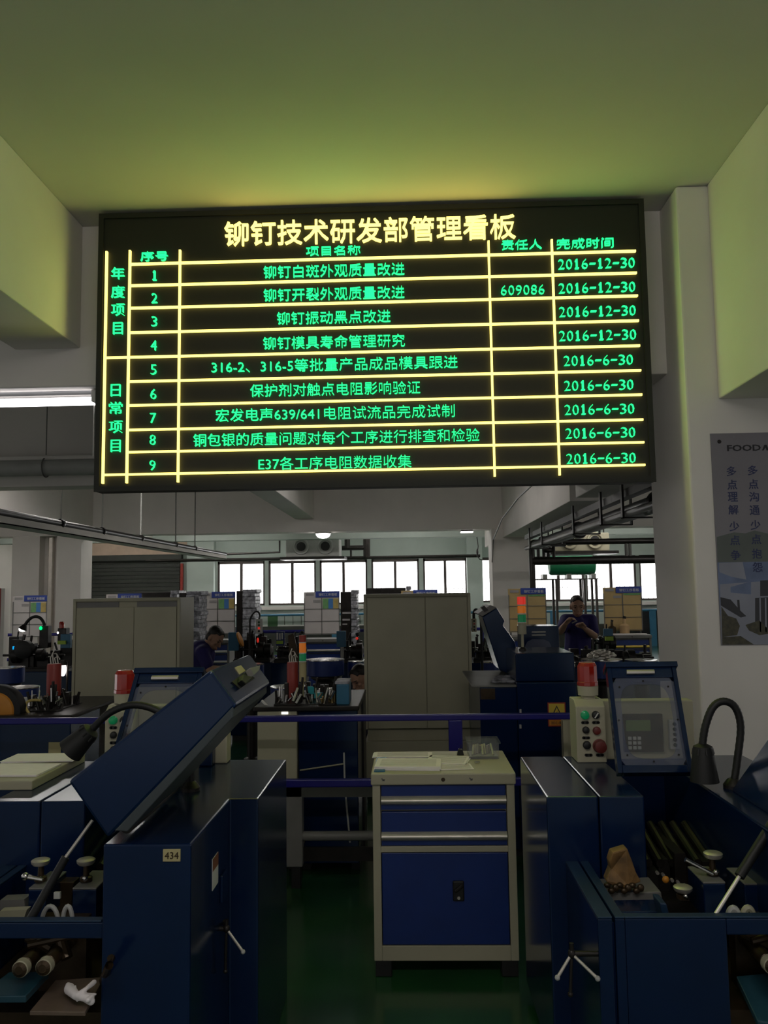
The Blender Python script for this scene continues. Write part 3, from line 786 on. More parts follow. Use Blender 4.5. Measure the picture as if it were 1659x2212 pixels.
    def bar(u0, u1, v0, v1, d0, d1):
        fr.add([P(u, v, d) for d in (d0, d1) for u, v in ((u0, v0), (u1, v0), (u1, v1), (u0, v1))], [(0, 3, 2, 1), (4, 5, 6, 7), (0, 1, 5, 4), (1, 2, 6, 5), (2, 3, 7, 6), (3, 0, 4, 7)])
    bar(0, b * .6, 0, L, -.03, .012); bar(wd - b * .6, wd, 0, L, -.03, .012); bar(b * .6, wd - b * .6, 0, b, -.03, .012); bar(b * .6, wd - b * .6, L - .055, L, -.03, .008)
    bar(-.006, wd + .006, L - .012, L + .012, -.05, .022)
    gd = fr.build('window_guard', 'blue', r, bev=.003)
    n = 48; inner = []; outer = []
    cu, cv = wd / 2, (b + L - .055) / 2; au, av = wd / 2 - .042, (L - .055 - b) / 2 - .028
    ou, ov = wd / 2 - b * .6, (L - .055 - b) / 2
    for i in range(n):
        q = 2 * math.pi * i / n; c_, s_ = math.cos(q), math.sin(q)
        e = 2 / 4.2
        inner.append((cu + au * math.copysign(abs(c_) ** e, c_), cv + av * math.copysign(abs(s_) ** e, s_)))
        k = min(ou / max(abs(c_), 1e-6) if abs(c_) > 1e-6 else 9, ov / max(abs(s_), 1e-6) if abs(s_) > 1e-6 else 9)
        outer.append((cu + c_ * k, cv + s_ * k))
    rg = MB(); V = []
    for d in (0.0, .004):
        V += [P(*p, d) for p in inner] + [P(*p, d) for p in outer]
    F = []
    for i in range(n):
        j = (i + 1) % n
        F += [(i, j, n + j, n + i), (2 * n + i, 3 * n + i, 3 * n + j, 2 * n + j), (i, 2 * n + i, 2 * n + j, j), (n + i, n + j, 3 * n + j, 3 * n + i)]
    rg.add(V, F); rg.build('window_surround', 'haze', gd)
    pn = MB().prism([P(*p, .001) for p in inner], N * .002); pn.build('window_pane', 'clear', gd)
    hd = MB(); hu0, hu1 = wd * .27, wd * .67; hv = L - .032
    hd.prism([P(hu0, hv + .008, .008), P(hu0, hv - .010, .008), P(hu0, hv - .013, .022), P(hu0, hv - .004, .026), P(hu0, hv + .006, .022)], X * (hu1 - hu0))
    hd.build('handle', 'alu', gd, bev=.002)
    sc = MB()
    for p in inner[::6]:
        u, v = cu + (p[0] - cu) * 1.16, cv + (p[1] - cv) * 1.08
        sc.cyl(P(u, v, .004), P(u, v, .007), .004, n=8)
    sc.build('screw_ring', 'dark', gd)
    # tilted hood
    A, Bq, C, D = at(146, 1688, 2.5), at(456, 1446, 2.5), at(512, 1524, 2.5), at(232, 1812, 2.5)
    hp = [A, Bq, C, D]
    hood = MB().prism(hp, (0, .60, 0)).build('hood', 'blue', r, bev=.010)
    ax = (Bq - A).normalized(); sd = (C - Bq).normalized()
    lip = MB()
    c0 = C - sd * .006; d0 = D - sd * .006
    lip.prism([c0 - ax * .01, c0 + sd * .026 - ax * .03, d0 + sd * .026 + ax * .06, d0 + ax * .03], (0, .585, 0)).build('hood_rim', 'rim', hood, bev=.003)
    nrm = Vector((-sd.z, 0, sd.x)); nrm = nrm if nrm.dot(ax) > 0 else -nrm

    def capat(px, py, lift=0.0): return onplane(px, py, Bq, nrm) + nrm * lift
    rc = MB().prism([capat(499, 1474), capat(529, 1453), capat(549, 1466), capat(516, 1489)], nrm * .004).build('handle_recess', 'black', hood)
    MB().prism([capat(527, 1452, .004), capat(550, 1446, .004), capat(549, 1456, .004), capat(536, 1468, .004)], nrm * .022).build('latch_handle', 'grey', hood, bev=.003)
    MB().prism([capat(514, 1466, .004), capat(535, 1470, .004), capat(520, 1486, .004), capat(510, 1478, .004)], nrm * .018).build('latch_body', 'black', hood, bev=.003)
    MB().prism([capat(507, 1442), capat(519, 1438), capat(529, 1450), capat(517, 1457)], nrm * .003).build('tag_plate', 'ytag', hood)
    MB().lathe(D + Vector((.04, .05, .02)), [(.02, 0), (.02, .5)], 12, Matrix.Rotation(R(-90), 3, 'X')).build('hinge', 'dark', hood)
    # side handles
    o2 = Vector((2.012, .018, 0))
    for hub_, wall, ends, off in ((at(489, 2006, 2.90), -.665, ((at(525, 2056, 2.88), 'alu'), (at(487, 2098, 2.90), 'dark'), (at(482, 1992, 2.96), 'dark')), Vector()),
                                  (at(1235, 2060, 2.565), -1.475, ((at(1204, 2112, 2.55), 'alu'), (at(1291, 2114, 2.51), 'alu'), (at(1232, 2148, 2.56), 'dark')), o2)):
        p = hub_ - off
        hub = MB().cyl((wall, p.y, p.z), p, .008, n=12).ell(p, .012, .012, .014, 12, 8).cyl(p, p + Vector((0, 0, .03)), .007, n=10).build('clamp_handle', 'dark', r, smooth=True)
        for e_, mm in ends:
            e_ = e_ - off; d = (e_ - p)
            MB().cyl(p, e_, .0045, .0052, 10).build('spoke', mm, hub, smooth=True)
            MB().ell(e_, .008, .008, .008, 10, 8).build('ball_grip', 'greyl' if mm == 'alu' else 'dark', hub, smooth=True)
    # warning sticker on the side
    MB().box(-.665, -.6635, 2.79, 2.87, .77, .87).build('side_sticker', 'wht', r)
    MB().box(-.6635, -.663, 2.79, 2.87, .83, .87).build('sticker_band', 'sbrown', r)
    B(-.6655, -.655, 2.90, 2.98, .69, .78).build('side_plate', 'blue', r, bev=.004)
    # outlet in the front opening
    for (x, z) in rollers:
        ro = MB().lathe((x, 2.50, z), [(.017, .03), (.022, .035), (.022, .40)], 20, Matrix.Rotation(R(-90), 3, 'X')).build('roller', 'brown', r, smooth=True)
        MB().lathe((x, 2.50, z), [(.018, 0), (.024, .004), (.025, .025), (.018, .03)], 20, Matrix.Rotation(R(-90), 3, 'X')).build('roller_end', 'beige', ro, smooth=True)
        MB().lathe((x, 2.495, z), [(.012, 0), (.022, .006)], 16, Matrix.Rotation(R(-90), 3, 'X')).build('roller_hub', 'brown', ro)
    m = MB(); u = rollers[0][0] - .03
    m.cyl((u, 2.62, .70), (u + .07, 2.62, .66), .020, n=12).cyl((u + .08, 2.64, .72), (u + .13, 2.60, .64), .018, n=12).box(u, u + .15, 2.7, 2.75, .5, .72).cyl((u + .01, 2.60, .68), (u + .14, 2.62, .70), .012, n=10)
    m.build('outlet_linkage', 'brown', r)
    return r


mach = build_machine(-1.30, ((-1.165, .650), (-1.095, .655)))
mach['label'] = 'blue machine at the lower left with tilted open hood and 434 tag'
rmach = build_machine(-1.10, ((-.985, .65), (-.945, .60))); rmach.location = mach.location + Vector((2.012, .018, 0))
rmach['label'] = 'blue machine at the lower right with windowed guard before its keypad console'
OFFR = Vector((2.012, .018, 0))


def kid(root, stem):
    return [o for o in root.children if o.name.split('.')[0] == stem][0]


hk = kid(rmach, 'hood'); pv = at(232, 1812, 2.5) - mach.location; rot_ = Matrix.Rotation(R(-15), 3, 'Y')     # opened further than its neighbour
hk.rotation_euler = (0, R(-15), 0); hk.location = pv + Vector((.215, 0, -.15)) - rot_ @ pv
kid(mach, 'window_guard').location.x += .035
kid(mach, 'signal_beacon').location.x -= .035; kid(mach, 'signal_beacon').location.z -= .01; kid(mach, 'control_box').location.x -= .02


def part_px(root, pts, Y, depth, name, m, **k):
    return MB().prism([at(a, b, Y) for a, b in pts], (0, depth, 0)).build(name, m, root, **k)


# number plate of the left machine
n0, n1 = at(352, 1861, 2.518), at(390, 1834, 2.518)
npl = B(n0.x, n1.x, 2.516, 2.521, n0.z, n1.z).build('number_plate', 'ytag', mach, bev=.001)
MB().text('434', n0.x + .006, n1.x - .005, n0.z + .008, n1.z - .008, 2.516, .0015).build('number', 'brown', npl)


def knobs(root, spots, Y):
    for (px, py, pb) in spots:
        p = at(px, py, Y); q = at(px, pb, Y)
        k = MB().lathe(q, [(.020, 0), (.020, .012), (.010, .016), (.009, (p.z - q.z) * .75), (.020, (p.z - q.z) * .82)], 16).build('spindle', 'brown', root, smooth=True)
        MB().lathe((p.x, p.y, p.z - .010), [(.024, -.004), (.029, .002), (.030, .010), (.026, .013), (.010, .014)], 24).build('disc_knob', 'alu', k, smooth=True)
        MB().ell((q.x + .004, q.y - .018, q.z + .012), .009, .009, .009, 10, 8).build('ball', 'chrome', k, smooth=True)


def blocks(root, spots, Y):
    for (x0, x1, yt, yb, d) in spots:
        a_, b_ = at(x0, yb, Y), at(x1, yt, Y)
        k = B(a_.x, b_.x, Y, Y + d, a_.z, b_.z - .006).build('tool_block', 'blue', root, bev=.003)
        B(a_.x, b_.x, Y, Y + d, b_.z - .006, b_.z).build('block_top', 'grey', k, bev=.002)


knobs(mach, ((88, 1858, 1902), (186, 1857, 1902)), 2.80)
blocks(mach, ((60, 100, 1918, 1985, .16), (155, 208, 1918, 1990, .17)), 2.74)
p = at(55, 1893, 2.76); q = at(92, 1900, 2.76)
lv = MB().cyl(p, q, .008, .006, 10).build('clamp_lever', 'chrome', mach, smooth=True); MB().ell(p, .013, .013, .013, 12, 8).build('lever_ball', 'chrome', lv, smooth=True)
for px_, w_ in ((108, .020), (146, .012)):
    p = at(px_, 1990, 2.62)
    MB().tube([p + Vector((w_ * 1.3 * math.cos(t), .0, .055 * math.sin(t) - .01)) for t in [math.pi * i / 12 for i in range(13)]], .007, 8).build('guide_ring', 'greyl', mach, smooth=True)
p = at(116, 1928, 2.7)
MB().prism([p, p + Vector((.02, 0, .0)), p + Vector((.02, 0, -.02)), p + Vector((0, 0, -.02))], (0, .01, 0)).build('white_clip', 'wht', mach)
part_px(mach, [(116, 1905), (160, 1905), (150, 1985), (112, 1960)], 2.85, .05, 'carrier_arm', 'brown', bev=.003)
part_px(mach, [(0, 1968), (58, 1965), (48, 1994), (0, 1998)], 2.70, .03, 'guide_plate', 'beige')
part_px(mach, [(0, 1945), (52, 1943), (54, 1964), (0, 1966)], 2.76, .05, 'slide_bar', 'grey')
p0, p1, p2 = at(62, 1992, 2.57), at(142, 1852, 2.62), at(200, 1772, 2.66)
sl = MB().cyl(p0, p1, .013, n=12).build('gas_strut', 'black', mach, smooth=True); MB().cyl(p1, p2, .0055, n=10).build('strut_rod', 'alu', sl, smooth=True)
t0 = [onz(120, 2117, .56), onz(225, 2110, .56), onz(184, 2186, .56), onz(64, 2184, .56)]
tr_ = MB().prism(t0, (0, 0, -.012)).build('drip_tray', 'tray', mach, bev=.002)
s0 = [onz(20, 2099, .60), onz(106, 2098, .60), onz(56, 2151, .60), onz(-50, 2152, .60)]
MB().prism(s0, (0, 0, -.02)).build('outlet_slide', 'dteal', mach, bev=.003)
p = onz(232, 2085, .56)
MB().tube([onz(222, 2118, .57), at(236, 2085, 2.42), at(240, 2070, 2.46)], .012, 8).build('tray_hook', 'brown', mach, smooth=True)
B(-.92, -.86, 3.60, 3.66, 1.0, 1.08).build('terminal_box', 'blue', mach, bev=.006)


def blob(spec, name, m, parent=None, vox=.006, sm=6):
    s = MB()
    for a_, b_, r0, r1 in spec: s.caps(a_, b_, r0, r1, 12)
    o = s.build(name, m, parent)
    md = o.modifiers.new('remesh', 'REMESH'); md.mode = 'VOXEL'; md.voxel_size = vox; md.use_smooth_shade = True
    if sm:
        ms = o.modifiers.new('smooth', 'SMOOTH'); ms.iterations = sm; ms.factor = .5
    return o


def rz_(px, py, z): return onz(px, py, z)


rg = blob([(rz_(150, 2136, .585), rz_(164, 2150, .592), .016, .012), (rz_(164, 2150, .592), rz_(190, 2156, .585), .012, .011), (rz_(168, 2150, .595), rz_(186, 2136, .602), .009, .006), (rz_(186, 2136, .602), rz_(203, 2122, .60), .006, .008),
           (rz_(190, 2156, .58), rz_(197, 2163, .58), .014, .011), (rz_(186, 2150, .59), rz_(206, 2148, .585), .006, .004), (rz_(150, 2136, .585), rz_(147, 2128, .59), .012, .008), (rz_(160, 2146, .595), rz_(163, 2130, .60), .007, .003),
           (rz_(166, 2154, .58), rz_(167, 2162, .58), .006, .003), (rz_(190, 2160, .59), rz_(200, 2152, .592), .008, .006)], 'rag', 'paper', None, .003, 1)
tag(rg, 'crumpled white rag on the drip tray at the lower left', 'rag')
rg2 = blob([(rz_(228, 2122, .585), rz_(233, 2116, .59), .013, .010), (rz_(233, 2116, .59), rz_(236, 2120, .585), .010, .009)], 'rag', 'paper', None, .004, 2)
tag(rg2, 'small white cloth scrap hooked at the corner of the drip tray', 'rag')

# right machine details
knobs(rmach, ((1540, 1843, 1888), (1475, 1916, 1940), (1642, 1849, 1890)), 2.80)
blocks(rmach, ((1523, 1567, 1905, 1985, .15), (1612, 1680, 1908, 1985, .15)), 2.74)
p = at(1480, 1857, 2.78); q = at(1540, 1888, 2.78)
MB().cyl(p, q, .0075, .006, 10).build('clamp_lever', 'chrome', rmach, smooth=True)
for px_, py_, m_ in ((1585, 1985, 'greyl'), (1617, 1984, 'beige')):
    p = at(px_, py_, 2.62)
    MB().tube([p + Vector((.016 * math.cos(t), 0, .042 * math.sin(t) - .012)) for t in [math.pi * i / 12 for i in range(13)]], .011, 8).build('guide_ring', m_, rmach, smooth=True)
part_px(rmach, [(1308, 1930), (1428, 1926), (1436, 1968), (1324, 1968)], 2.85, .14, 'parts_trough', 'grey', bev=.004)
part_px(rmach, [(1327, 1970), (1432, 1968), (1440, 1996), (1335, 1998)], 2.70, .10, 'trough_front', 'blue', bev=.004)
part_px(rmach, [(1425, 1950), (1440, 1952), (1450, 1990), (1434, 1993)], 2.64, .08, 'guide_cheek', 'blue2', bev=.004)
p = at(1438, 1900, 2.9); MB().ell(p, .012, .01, .012, 12, 8).build('orange_cap', 'orange', rmach, smooth=True)
p0, p1, p2 = at(1536, 1990, 2.57), at(1597, 1893, 2.62), at(1690, 1745, 2.70)
sl = MB().cyl(p1, p2, .015, n=12).build('gas_strut', 'black', rmach, smooth=True); MB().cyl(p0, p1, .006, n=10).build('strut_rod', 'alu', sl, smooth=True)
MB().cyl(p0, p0 + (p1 - p0) * .14, .009, n=10).build('rod_end', 'wht', sl)
MB().prism([onz(1590, 2108, .56), onz(1680, 2100, .56), onz(1720, 2220, .50), onz(1636, 2205, .50)], (0, 0, -.02)).build('outlet_slide', 'dteal', rmach, bev=.003)
p = at(1578, 1858, 3.0)
part_px(rmach, [(1618, 1818), (1650, 1812), (1650, 1850), (1622, 1850)], 3.0, .02, 'cream_plate', 'beige')
oc = thing('oily_cloth', 'brown oil-stained cardboard flap standing in the right-hand machine', 'cardboard', at(1345, 1915, 2.86))
c = MB(); pts = [(1309, 1905), (1320, 1878), (1317, 1862), (1323, 1842), (1355, 1832), (1364, 1856), (1374, 1884), (1386, 1906), (1360, 1914), (1338, 1922)]
c.prism([at(a, b, 2.84 + .012 * math.sin(i * 1.7)) for i, (a, b) in enumerate(pts)], (.0, .05, .0)); o = c.build('flap', 'flap', oc, bev=.006)
c = MB()
for k in range(9):
    p = at(1312 + 9 * k, 1912 + 6 * ((k * 5) % 3), 2.84); c.ell(p, .012, .010, .009 + .002 * (k % 3), 8, 6)
c.build('oily_chips', 'brown', oc, smooth=True)


# gooseneck lamps (magnet foot, neck, shade)
def goose(pts, hd0, hd1, Y, label, r0=.034, r1=.052, foot=None):
    P = [at(a, b, Y) for a, b in pts]
    P[0].z = 1.0
    r = thing('gooseneck_lamp', label, 'lamp', P[0])
    MB().lathe(P[0], [(.035, 0), (.035, .012), (.022, .03), (.016, .035)], 16).build('foot', 'dark', r, smooth=True)
    fine = []
    for i in range(len(P) - 1):
        a_ = P[max(i - 1, 0)]; b_ = P[i]; c_ = P[i + 1]; d_ = P[min(i + 2, len(P) - 1)]
        for k in range(10):
            t = k / 10
            fine.append(.5 * ((2 * b_) + (c_ - a_) * t + (2 * a_ - 5 * b_ + 4 * c_ - d_) * t * t + (3 * b_ - a_ - 3 * c_ + d_) * t ** 3))
    fine.append(P[-1])
    fine[0].z = 1.02
    MB().tube(fine, .0135, 12, ribs=1.08).build('neck', 'black', r, smooth=True, ang=70)
    h0, h1 = at(*hd0, Y), at(*hd1, Y); d = (h1 - h0)
    Mx = d.to_track_quat('Z', 'Y').to_matrix(); L_ = d.length
    sh = MB().lathe(h0, [(.014, -.01), (r0, 0), (r0 + .004, L_ * .2), (r1, L_), (r1 - .006, L_), (r1 - .012, L_ * .8)], 24, Mx).build('lamp_shade', 'black', r, smooth=True, ang=40)
    c = MB()
    for k in range(8):
        q = 2 * math.pi * k / 8; a2 = Mx @ Vector((math.cos(q), math.sin(q), 0)); c.cyl(h0 + a2 * (r0 + .004) * .9 + d * .05, h0 + a2 * (r0 + .005) + d * .22, .004, n=6)
    c.build('cooling_rib', 'black', sh)
    return r


goose([(1584, 1702), (1593, 1640), (1600, 1570), (1588, 1528), (1563, 1515), (1540, 1528), (1524, 1568), (1517, 1612)], (1518, 1612), (1522, 1688), 3.16, 'black gooseneck lamp arching beside the white column on the right-hand machine')
goose([(412, 1712), (408, 1640), (385, 1570), (335, 1533), (285, 1523), (240, 1538), (208, 1566), (196, 1580)], (197, 1578), (152, 1622), 3.18, 'black gooseneck lamp leaning over the papers left of the tilted hood')
# papers on the cream box at far left
pb = thing('paper_tray', 'flat cream tray under papers at the left edge behind the 434 machine', 'tray', (-1.55, 3.45, 1.0))
MB().box(-1.72, -1.46, 3.20, 3.72, 1.0, 1.035).build('body', 'beige', pb, bev=.004)
GP = 'papers on the cream tray'
sheets(-1.60, 3.62, .30, .17, 3, 1.036, 2, 'paper_form', 'white paper at the back of the cream tray by the left edge', 'paper', GP, lines=False)
sheets(-1.61, 3.38, .28, .22, -2, 1.036, 2, 'paper_form', 'white paper nearest the front of the cream tray by the left edge', 'paper', GP, lines=False)
sheets(-1.32, 3.66, .08, .10, 8, 1.001, 1, 'paper_scrap', 'small cream paper scrap beside the tilted hood on the left machine', 'paper', GP, lines=False)
# ------------------------------------------------------------------ tall cream cabinets behind the rail
def tall_cabinet(px0, px1, pyt, Y, label, seam, strips):
    a_, b2 = at(px0, pyt, Y), at(px1, pyt, Y); x0, x1, zt = a_.x, b2.x, a_.z
    r = thing('steel_cabinet', label, 'cabinet', ((x0 + x1) / 2, Y, 0))
    xs = at(seam, pyt, Y).x
    c = MB().box(x0, x1, Y + .02, Y + .45, .60, zt).box(x0 + .02, x1 - .02, Y + .05, Y + .45, .50, .60).box(x0, x1, Y + .01, Y + .45, .08, .50)
    c.box(x0, x0 + .025, Y, Y + .02, .60, zt).box(x1 - .025, x1, Y, Y + .02, .60, zt).box(x0 + .025, x1 - .025, Y, Y + .02, zt - .025, zt)
    c.build('carcass', 'beige', r, bev=.003)
    B(x0 + .028, xs - .003, Y + .004, Y + .02, .605, zt - .03 - strips).build('sliding_door', 'beige', r, bev=.003)
    B(xs + .003, x1 - .028, Y - .006 if strips else Y + .004, Y + .02, .605, zt - .03 - strips).build('sliding_door', 'beige', r, bev=.003)
    if strips:
        B(x0 + .028, x0 + (xs - x0) * .74, Y + .012, Y + .02, zt - .03 - strips, zt - .03).build('top_gap', 'grey', r)
        B(xs + .02, x1 - .03, Y + .012, Y + .02, zt - .03 - strips, zt - .03).build('top_gap', 'grey', r)
    for sx in (x0 + .05, x1 - .1):
        B(sx, sx + .05, Y + .02, Y + .08, 0, .08).build('foot', 'black', r)
        B(sx, sx + .05, Y + .37, Y + .43, 0, .08).build('foot', 'black', r)
    return r


tall_cabinet(785, 1016, 1284, 6.9, 'tall plain cream steel cabinet right of centre behind the navy rail', 918, 0)
tall_cabinet(158, 389, 1294, 6.9, 'tall cream steel cabinet with dark top gaps at the left', 290, .045)

# ------------------------------------------------------------------ workshop information boards
def info_board(px0, px1, pyt, pyb, Y, label, paper, chart=True, legs=True, zl=0.0):
    a_, b2 = at(px0, pyb, Y), at(px1, pyt, Y); x0, x1, z0, z1 = a_.x, b2.x, a_.z, b2.z
    w = x1 - x0; h = z1 - z0
    r = thing('information_board', label, 'notice board', ((x0 + x1) / 2, Y, zl), 'workshop information boards')
    B(x0, x1, Y, Y + .02, z0, z1).build('backing', paper, r)
    hd = B(x0 + w * .33, x1, Y - .008, Y, z1 - h * .13, z1 + h * .015).build('header', 'hdr', r)
    MB().text('铆钉工序看板', x0 + w * .42, x1 - w * .06, z1 - h * .10, z1 - h * .03, Y - .008, .003, .01).build('header_lettering', 'wink', hd)
    B(x0 + w * .05, x0 + w * .28, Y - .003, Y, z1 - h * .09, z1 - h * .03).build('logo_print', 'paperl', r)
    g = MB(); t = .007
    for x in (x0 + w * .01, x0 + w * .5, x1 - w * .01): g.box(x - t, x + t, Y - .006, Y, z0, z1 - h * .14)
    for k in range(3): g.box(x0, x1, Y - .006, Y, z0 + h * .29 * (k + 0) + .01, z0 + h * .29 * k + .018)
    g.build('pocket_frame', 'grey', r)
    B(x0 + w * .26, x0 + w * .47, Y - .004, Y, z1 - h * .25, z1 - h * .19).build('small_print', 'paperl', r)
    if chart:
        c0, c1, zz0, zz1 = x0 + w * .53, x0 + w * .97, z0 + h * .60, z0 + h * .84
        B(c0, c0 + (c1 - c0) * .36, Y - .005, Y, zz0, zz1).build('chart_print', 'gchart', r)
        B(c0 + (c1 - c0) * .36, c0 + (c1 - c0) * .66, Y - .005, Y, zz0, zz1).build('chart_print', 'bchart', r)
        B(c0 + (c1 - c0) * .66, c1, Y - .005, Y, zz0, zz1).build('chart_print', 'ychart', r)
    else:
        B(x0 + w * .53, x0 + w * .97, Y - .005, Y, z1 - h * .18, z1 - h * .14).build('chart_print', 'gchart', r)
    if legs:
        for x in (x0 + .03, x1 - .03): MB().cyl((x, Y + .03, zl), (x, Y + .03, z1 - .05), .014, n=8).build('leg', 'grey', r)
    return r


BYY = 13.6
info_board(26, 102, 1287, 1377, BYY, 'white information board with a coloured chart at the far left by the column', 'wboard')
info_board(432, 508, 1279, 1370, BYY, 'white information board behind the bent worker', 'wboard')
info_board(657, 733, 1278, 1371, BYY, 'white information board left of the central cream cabinet', 'wboard')
info_board(1100, 1179, 1271, 1366, BYY, 'kraft-coloured information board behind the red amber green tower light', 'yboard', False)
info_board(1306, 1385, 1268, 1363, BYY, 'kraft-coloured information board right of the standing worker', 'yboard', False)
info_board(228, 306, 1283, 1374, BYY, 'information board showing only its blue header above the left cream cabinet', 'wboard')
info_board(868, 945, 1275, 1370, BYY, 'information board showing only its blue header above the central cream cabinet', 'yboard', False)

# ------------------------------------------------------------------ drawer cabinets under the boards
def back_cab(px0, px1, label, hm, Y=13.2):
    a_, b2 = at(px0, 1370, Y), at(px1, 1370, Y)
    drawer_cabinet(a_.x, b2.x, Y, Y + .38, label, hm=hm, drawers=((.585, .735), (.745, .895)), body='grey', top=.97)


back_cab(1323, 1407, 'grey drawer cabinet with yellow handles under the right-hand kraft board', 'yellow')
back_cab(655, 740, 'drawer cabinet with one long pale handle under the middle white board', 'alu')
back_cab(428, 496, 'drawer cabinet with white handles before the bent worker', 'wht')
back_cab(1100, 1180, 'drawer cabinet under the left-hand kraft board', 'alu')
cl = at(1363, 1362, 13.3)
c = MB()
for k in range(7):
    x = cl.x - .28 + .09 * k; c.cyl((x, 13.35, .97), (x + .02, 13.35, .97 + .05 + .04 * ((k * 3) % 4)), .018, n=8)
tag(B(cl.x - .3, cl.x + .25, 13.3, 13.4, .97, .985).build('paper_strip', 'paper'), 'pale strip lying along the top of the yellow-handled cabinet', 'strip')


def bottle(px, py0, py1, Y, m, label, name='oil_can', cat='can'):
    a_, b2 = at(px, py1, Y), at(px, py0, Y); h = b2.z - .972
    r = thing(name, label, cat, (a_.x, Y, .971))
    MB().lathe((a_.x, Y, .971), [(h * .30, 0), (h * .32, h * .05), (h * .32, h * .55), (h * .12, h * .68), (h * .10, h)], 14).build('body', m, r, smooth=True)
    MB().cyl((a_.x, Y, .971 + h), (a_.x + h * .05, Y, .971 + h * 1.15), h * .11, n=10).build('cap', 'black', r)


bottle(1322, 1343, 1358, 13.50, 'brown', 'brown oil can at the left on the yellow-handled cabinet')
bottle(1349, 1336, 1358, 13.50, 'card', 'tan bottle standing in the middle of the yellow-handled cabinet', 'bottle', 'bottle')

# ------------------------------------------------------------------ film-wrapped stacks
def wrapped(px0, px1, pyt, Y, label, split, top=None):
    a_, b2 = at(px0, pyt, Y), at(px1, pyt, Y); zt = a_.z
    xs = a_.x + (b2.x - a_.x) * split
    r = thing('wrapped_stack', label, 'wrapped goods', ((a_.x + b2.x) / 2, Y, 0), 'film wrapped stacks')
    B(a_.x, xs, Y + .02, Y + .5, .14, zt - .02).build('cartons', 'dark', r, bev=.01)
    s = MB(); n = 26; w = b2.x - xs
    for i in range(n):
        z0 = .14 + (zt - .14) * i / n; z1 = .14 + (zt - .14) * (i + 1) / n
        e = .012 * math.sin(i * 2.3) + .008 * math.sin(i * 5.1)
        s.box(xs + .004, b2.x + e, Y - .01 + e, Y + .5, z0, z1 + .004)
    s.build('stretch_film', 'wrap', r, bev=.012)
    B(a_.x - .03, b2.x + .03, Y - .03, Y + .53, .0, .14).build('pallet', 'card', r)
    return r


wrapped(386, 431, 1278, 12.6, 'film-wrapped stack directly right of the left cream cabinet', .35)
wrapped(510, 552, 1274, 14.2, 'film-wrapped stack right of the board behind the bent worker', .32)
w3 = wrapped(735, 771, 1276, 14.2, 'film-wrapped stack with dark printed cartons left of the central cream cabinet', .62)
a_ = at(737, 1325, 14.2)
MB().box(a_.x + .02, a_.x + .17, 14.215, 14.22, at(737, 1326, 14.2).z, at(737, 1322, 14.2).z).box(a_.x + .02, a_.x + .15, 14.215, 14.22, at(737, 1341, 14.2).z, at(737, 1337, 14.2).z).box(a_.x + .02, a_.x + .10, 14.215, 14.22, at(737, 1350, 14.2).z, at(737, 1347, 14.2).z).build('carton_print', 'paperl', w3)
wrapped(300, 384, 1277, 14.45, 'dark film-wrapped stack behind the left cream cabinet', .8)
wrapped(790, 886, 1268, 14.45, 'dark blue stack showing above the central cream cabinet', .9)

# far guard rails
fr = thing('guard_rail', 'dark blue guard rail far behind the machines at the level of the white boards', 'guard rail', (0, 15.1, 0))
MB().cyl((-8, 15.1, 1.0), (1.4, 15.1, 1.0), .028, n=10).build('top_rail', 'rail', fr, smooth=True)
MB().cyl((-8, 15.1, .55), (1.4, 15.1, .55), .028, n=10).build('middle_rail', 'rail', fr, smooth=True)
for x in (-7.9, -5.6, -3.3, -1.0, 1.3): MB().cyl((x, 15.1, 0), (x, 15.1, 1.0), .03, n=10).build('post', 'rail', fr, smooth=True)
fr = thing('guard_rail', 'blue guard rail along the far window wall', 'guard rail', (1, 24.2, 0))
zr = at(1240, 1320, 24.2).z
MB().cyl((-5.8, 24.2, zr), (9.2, 24.2, zr), .035, n=10).build('top_rail', 'teal', fr, smooth=True)
for x in (-5, -2.2, .6, at(1195, 1330, 24.2).x, 7.0, 9.1): B(x - .09, x + .09, 24.17, 24.23, 0, zr).build('post', 'teal', fr)
wc = thing('wall_cabinet_row', 'low pale green panelled row beneath the far windows', 'wall unit', (-2.5, 24.7, 0))
z0, z1 = at(700, 1352, 24.6).z, at(700, 1328, 24.6).z
B(-5.8, 1.6, 24.62, 24.9, 0, z0).build('plinth', 'shut', wc)
for k, x in enumerate((-5.7, -3.95, -2.2, -.45)):
    p_ = B(x, x + 1.45, 24.66, 24.9, z0, z1).build('panel', 'wallg', wc, bev=.01)
    m = MB()
    for q in range(5): m.box(x + .2 + .25 * q, x + .215 + .25 * q, 24.645, 24.66, z0 + .04, z1 - .03)
    m.build('panel_joint', 'wframe', p_)
    B(x, x + 1.45, 24.64, 24.66, z0, z0 + .03).build('sill_strip', 'wht', p_)
    B(x + 1.45, x + 1.75, 24.68, 24.9, z0, z1 + .02).build('divider', 'gpost', wc)
wc = thing('wall_cabinet_row', 'low dark unit before the window wall at the right', 'wall unit', (5, 24.7, 0))
B(2.3, 9.3, 24.62, 24.9, 0, .62).build('plinth', 'shut', wc)
B(6.6, 9.3, 24.58, 24.62, .0, 1.02).build('dark_panel', 'black', wc)

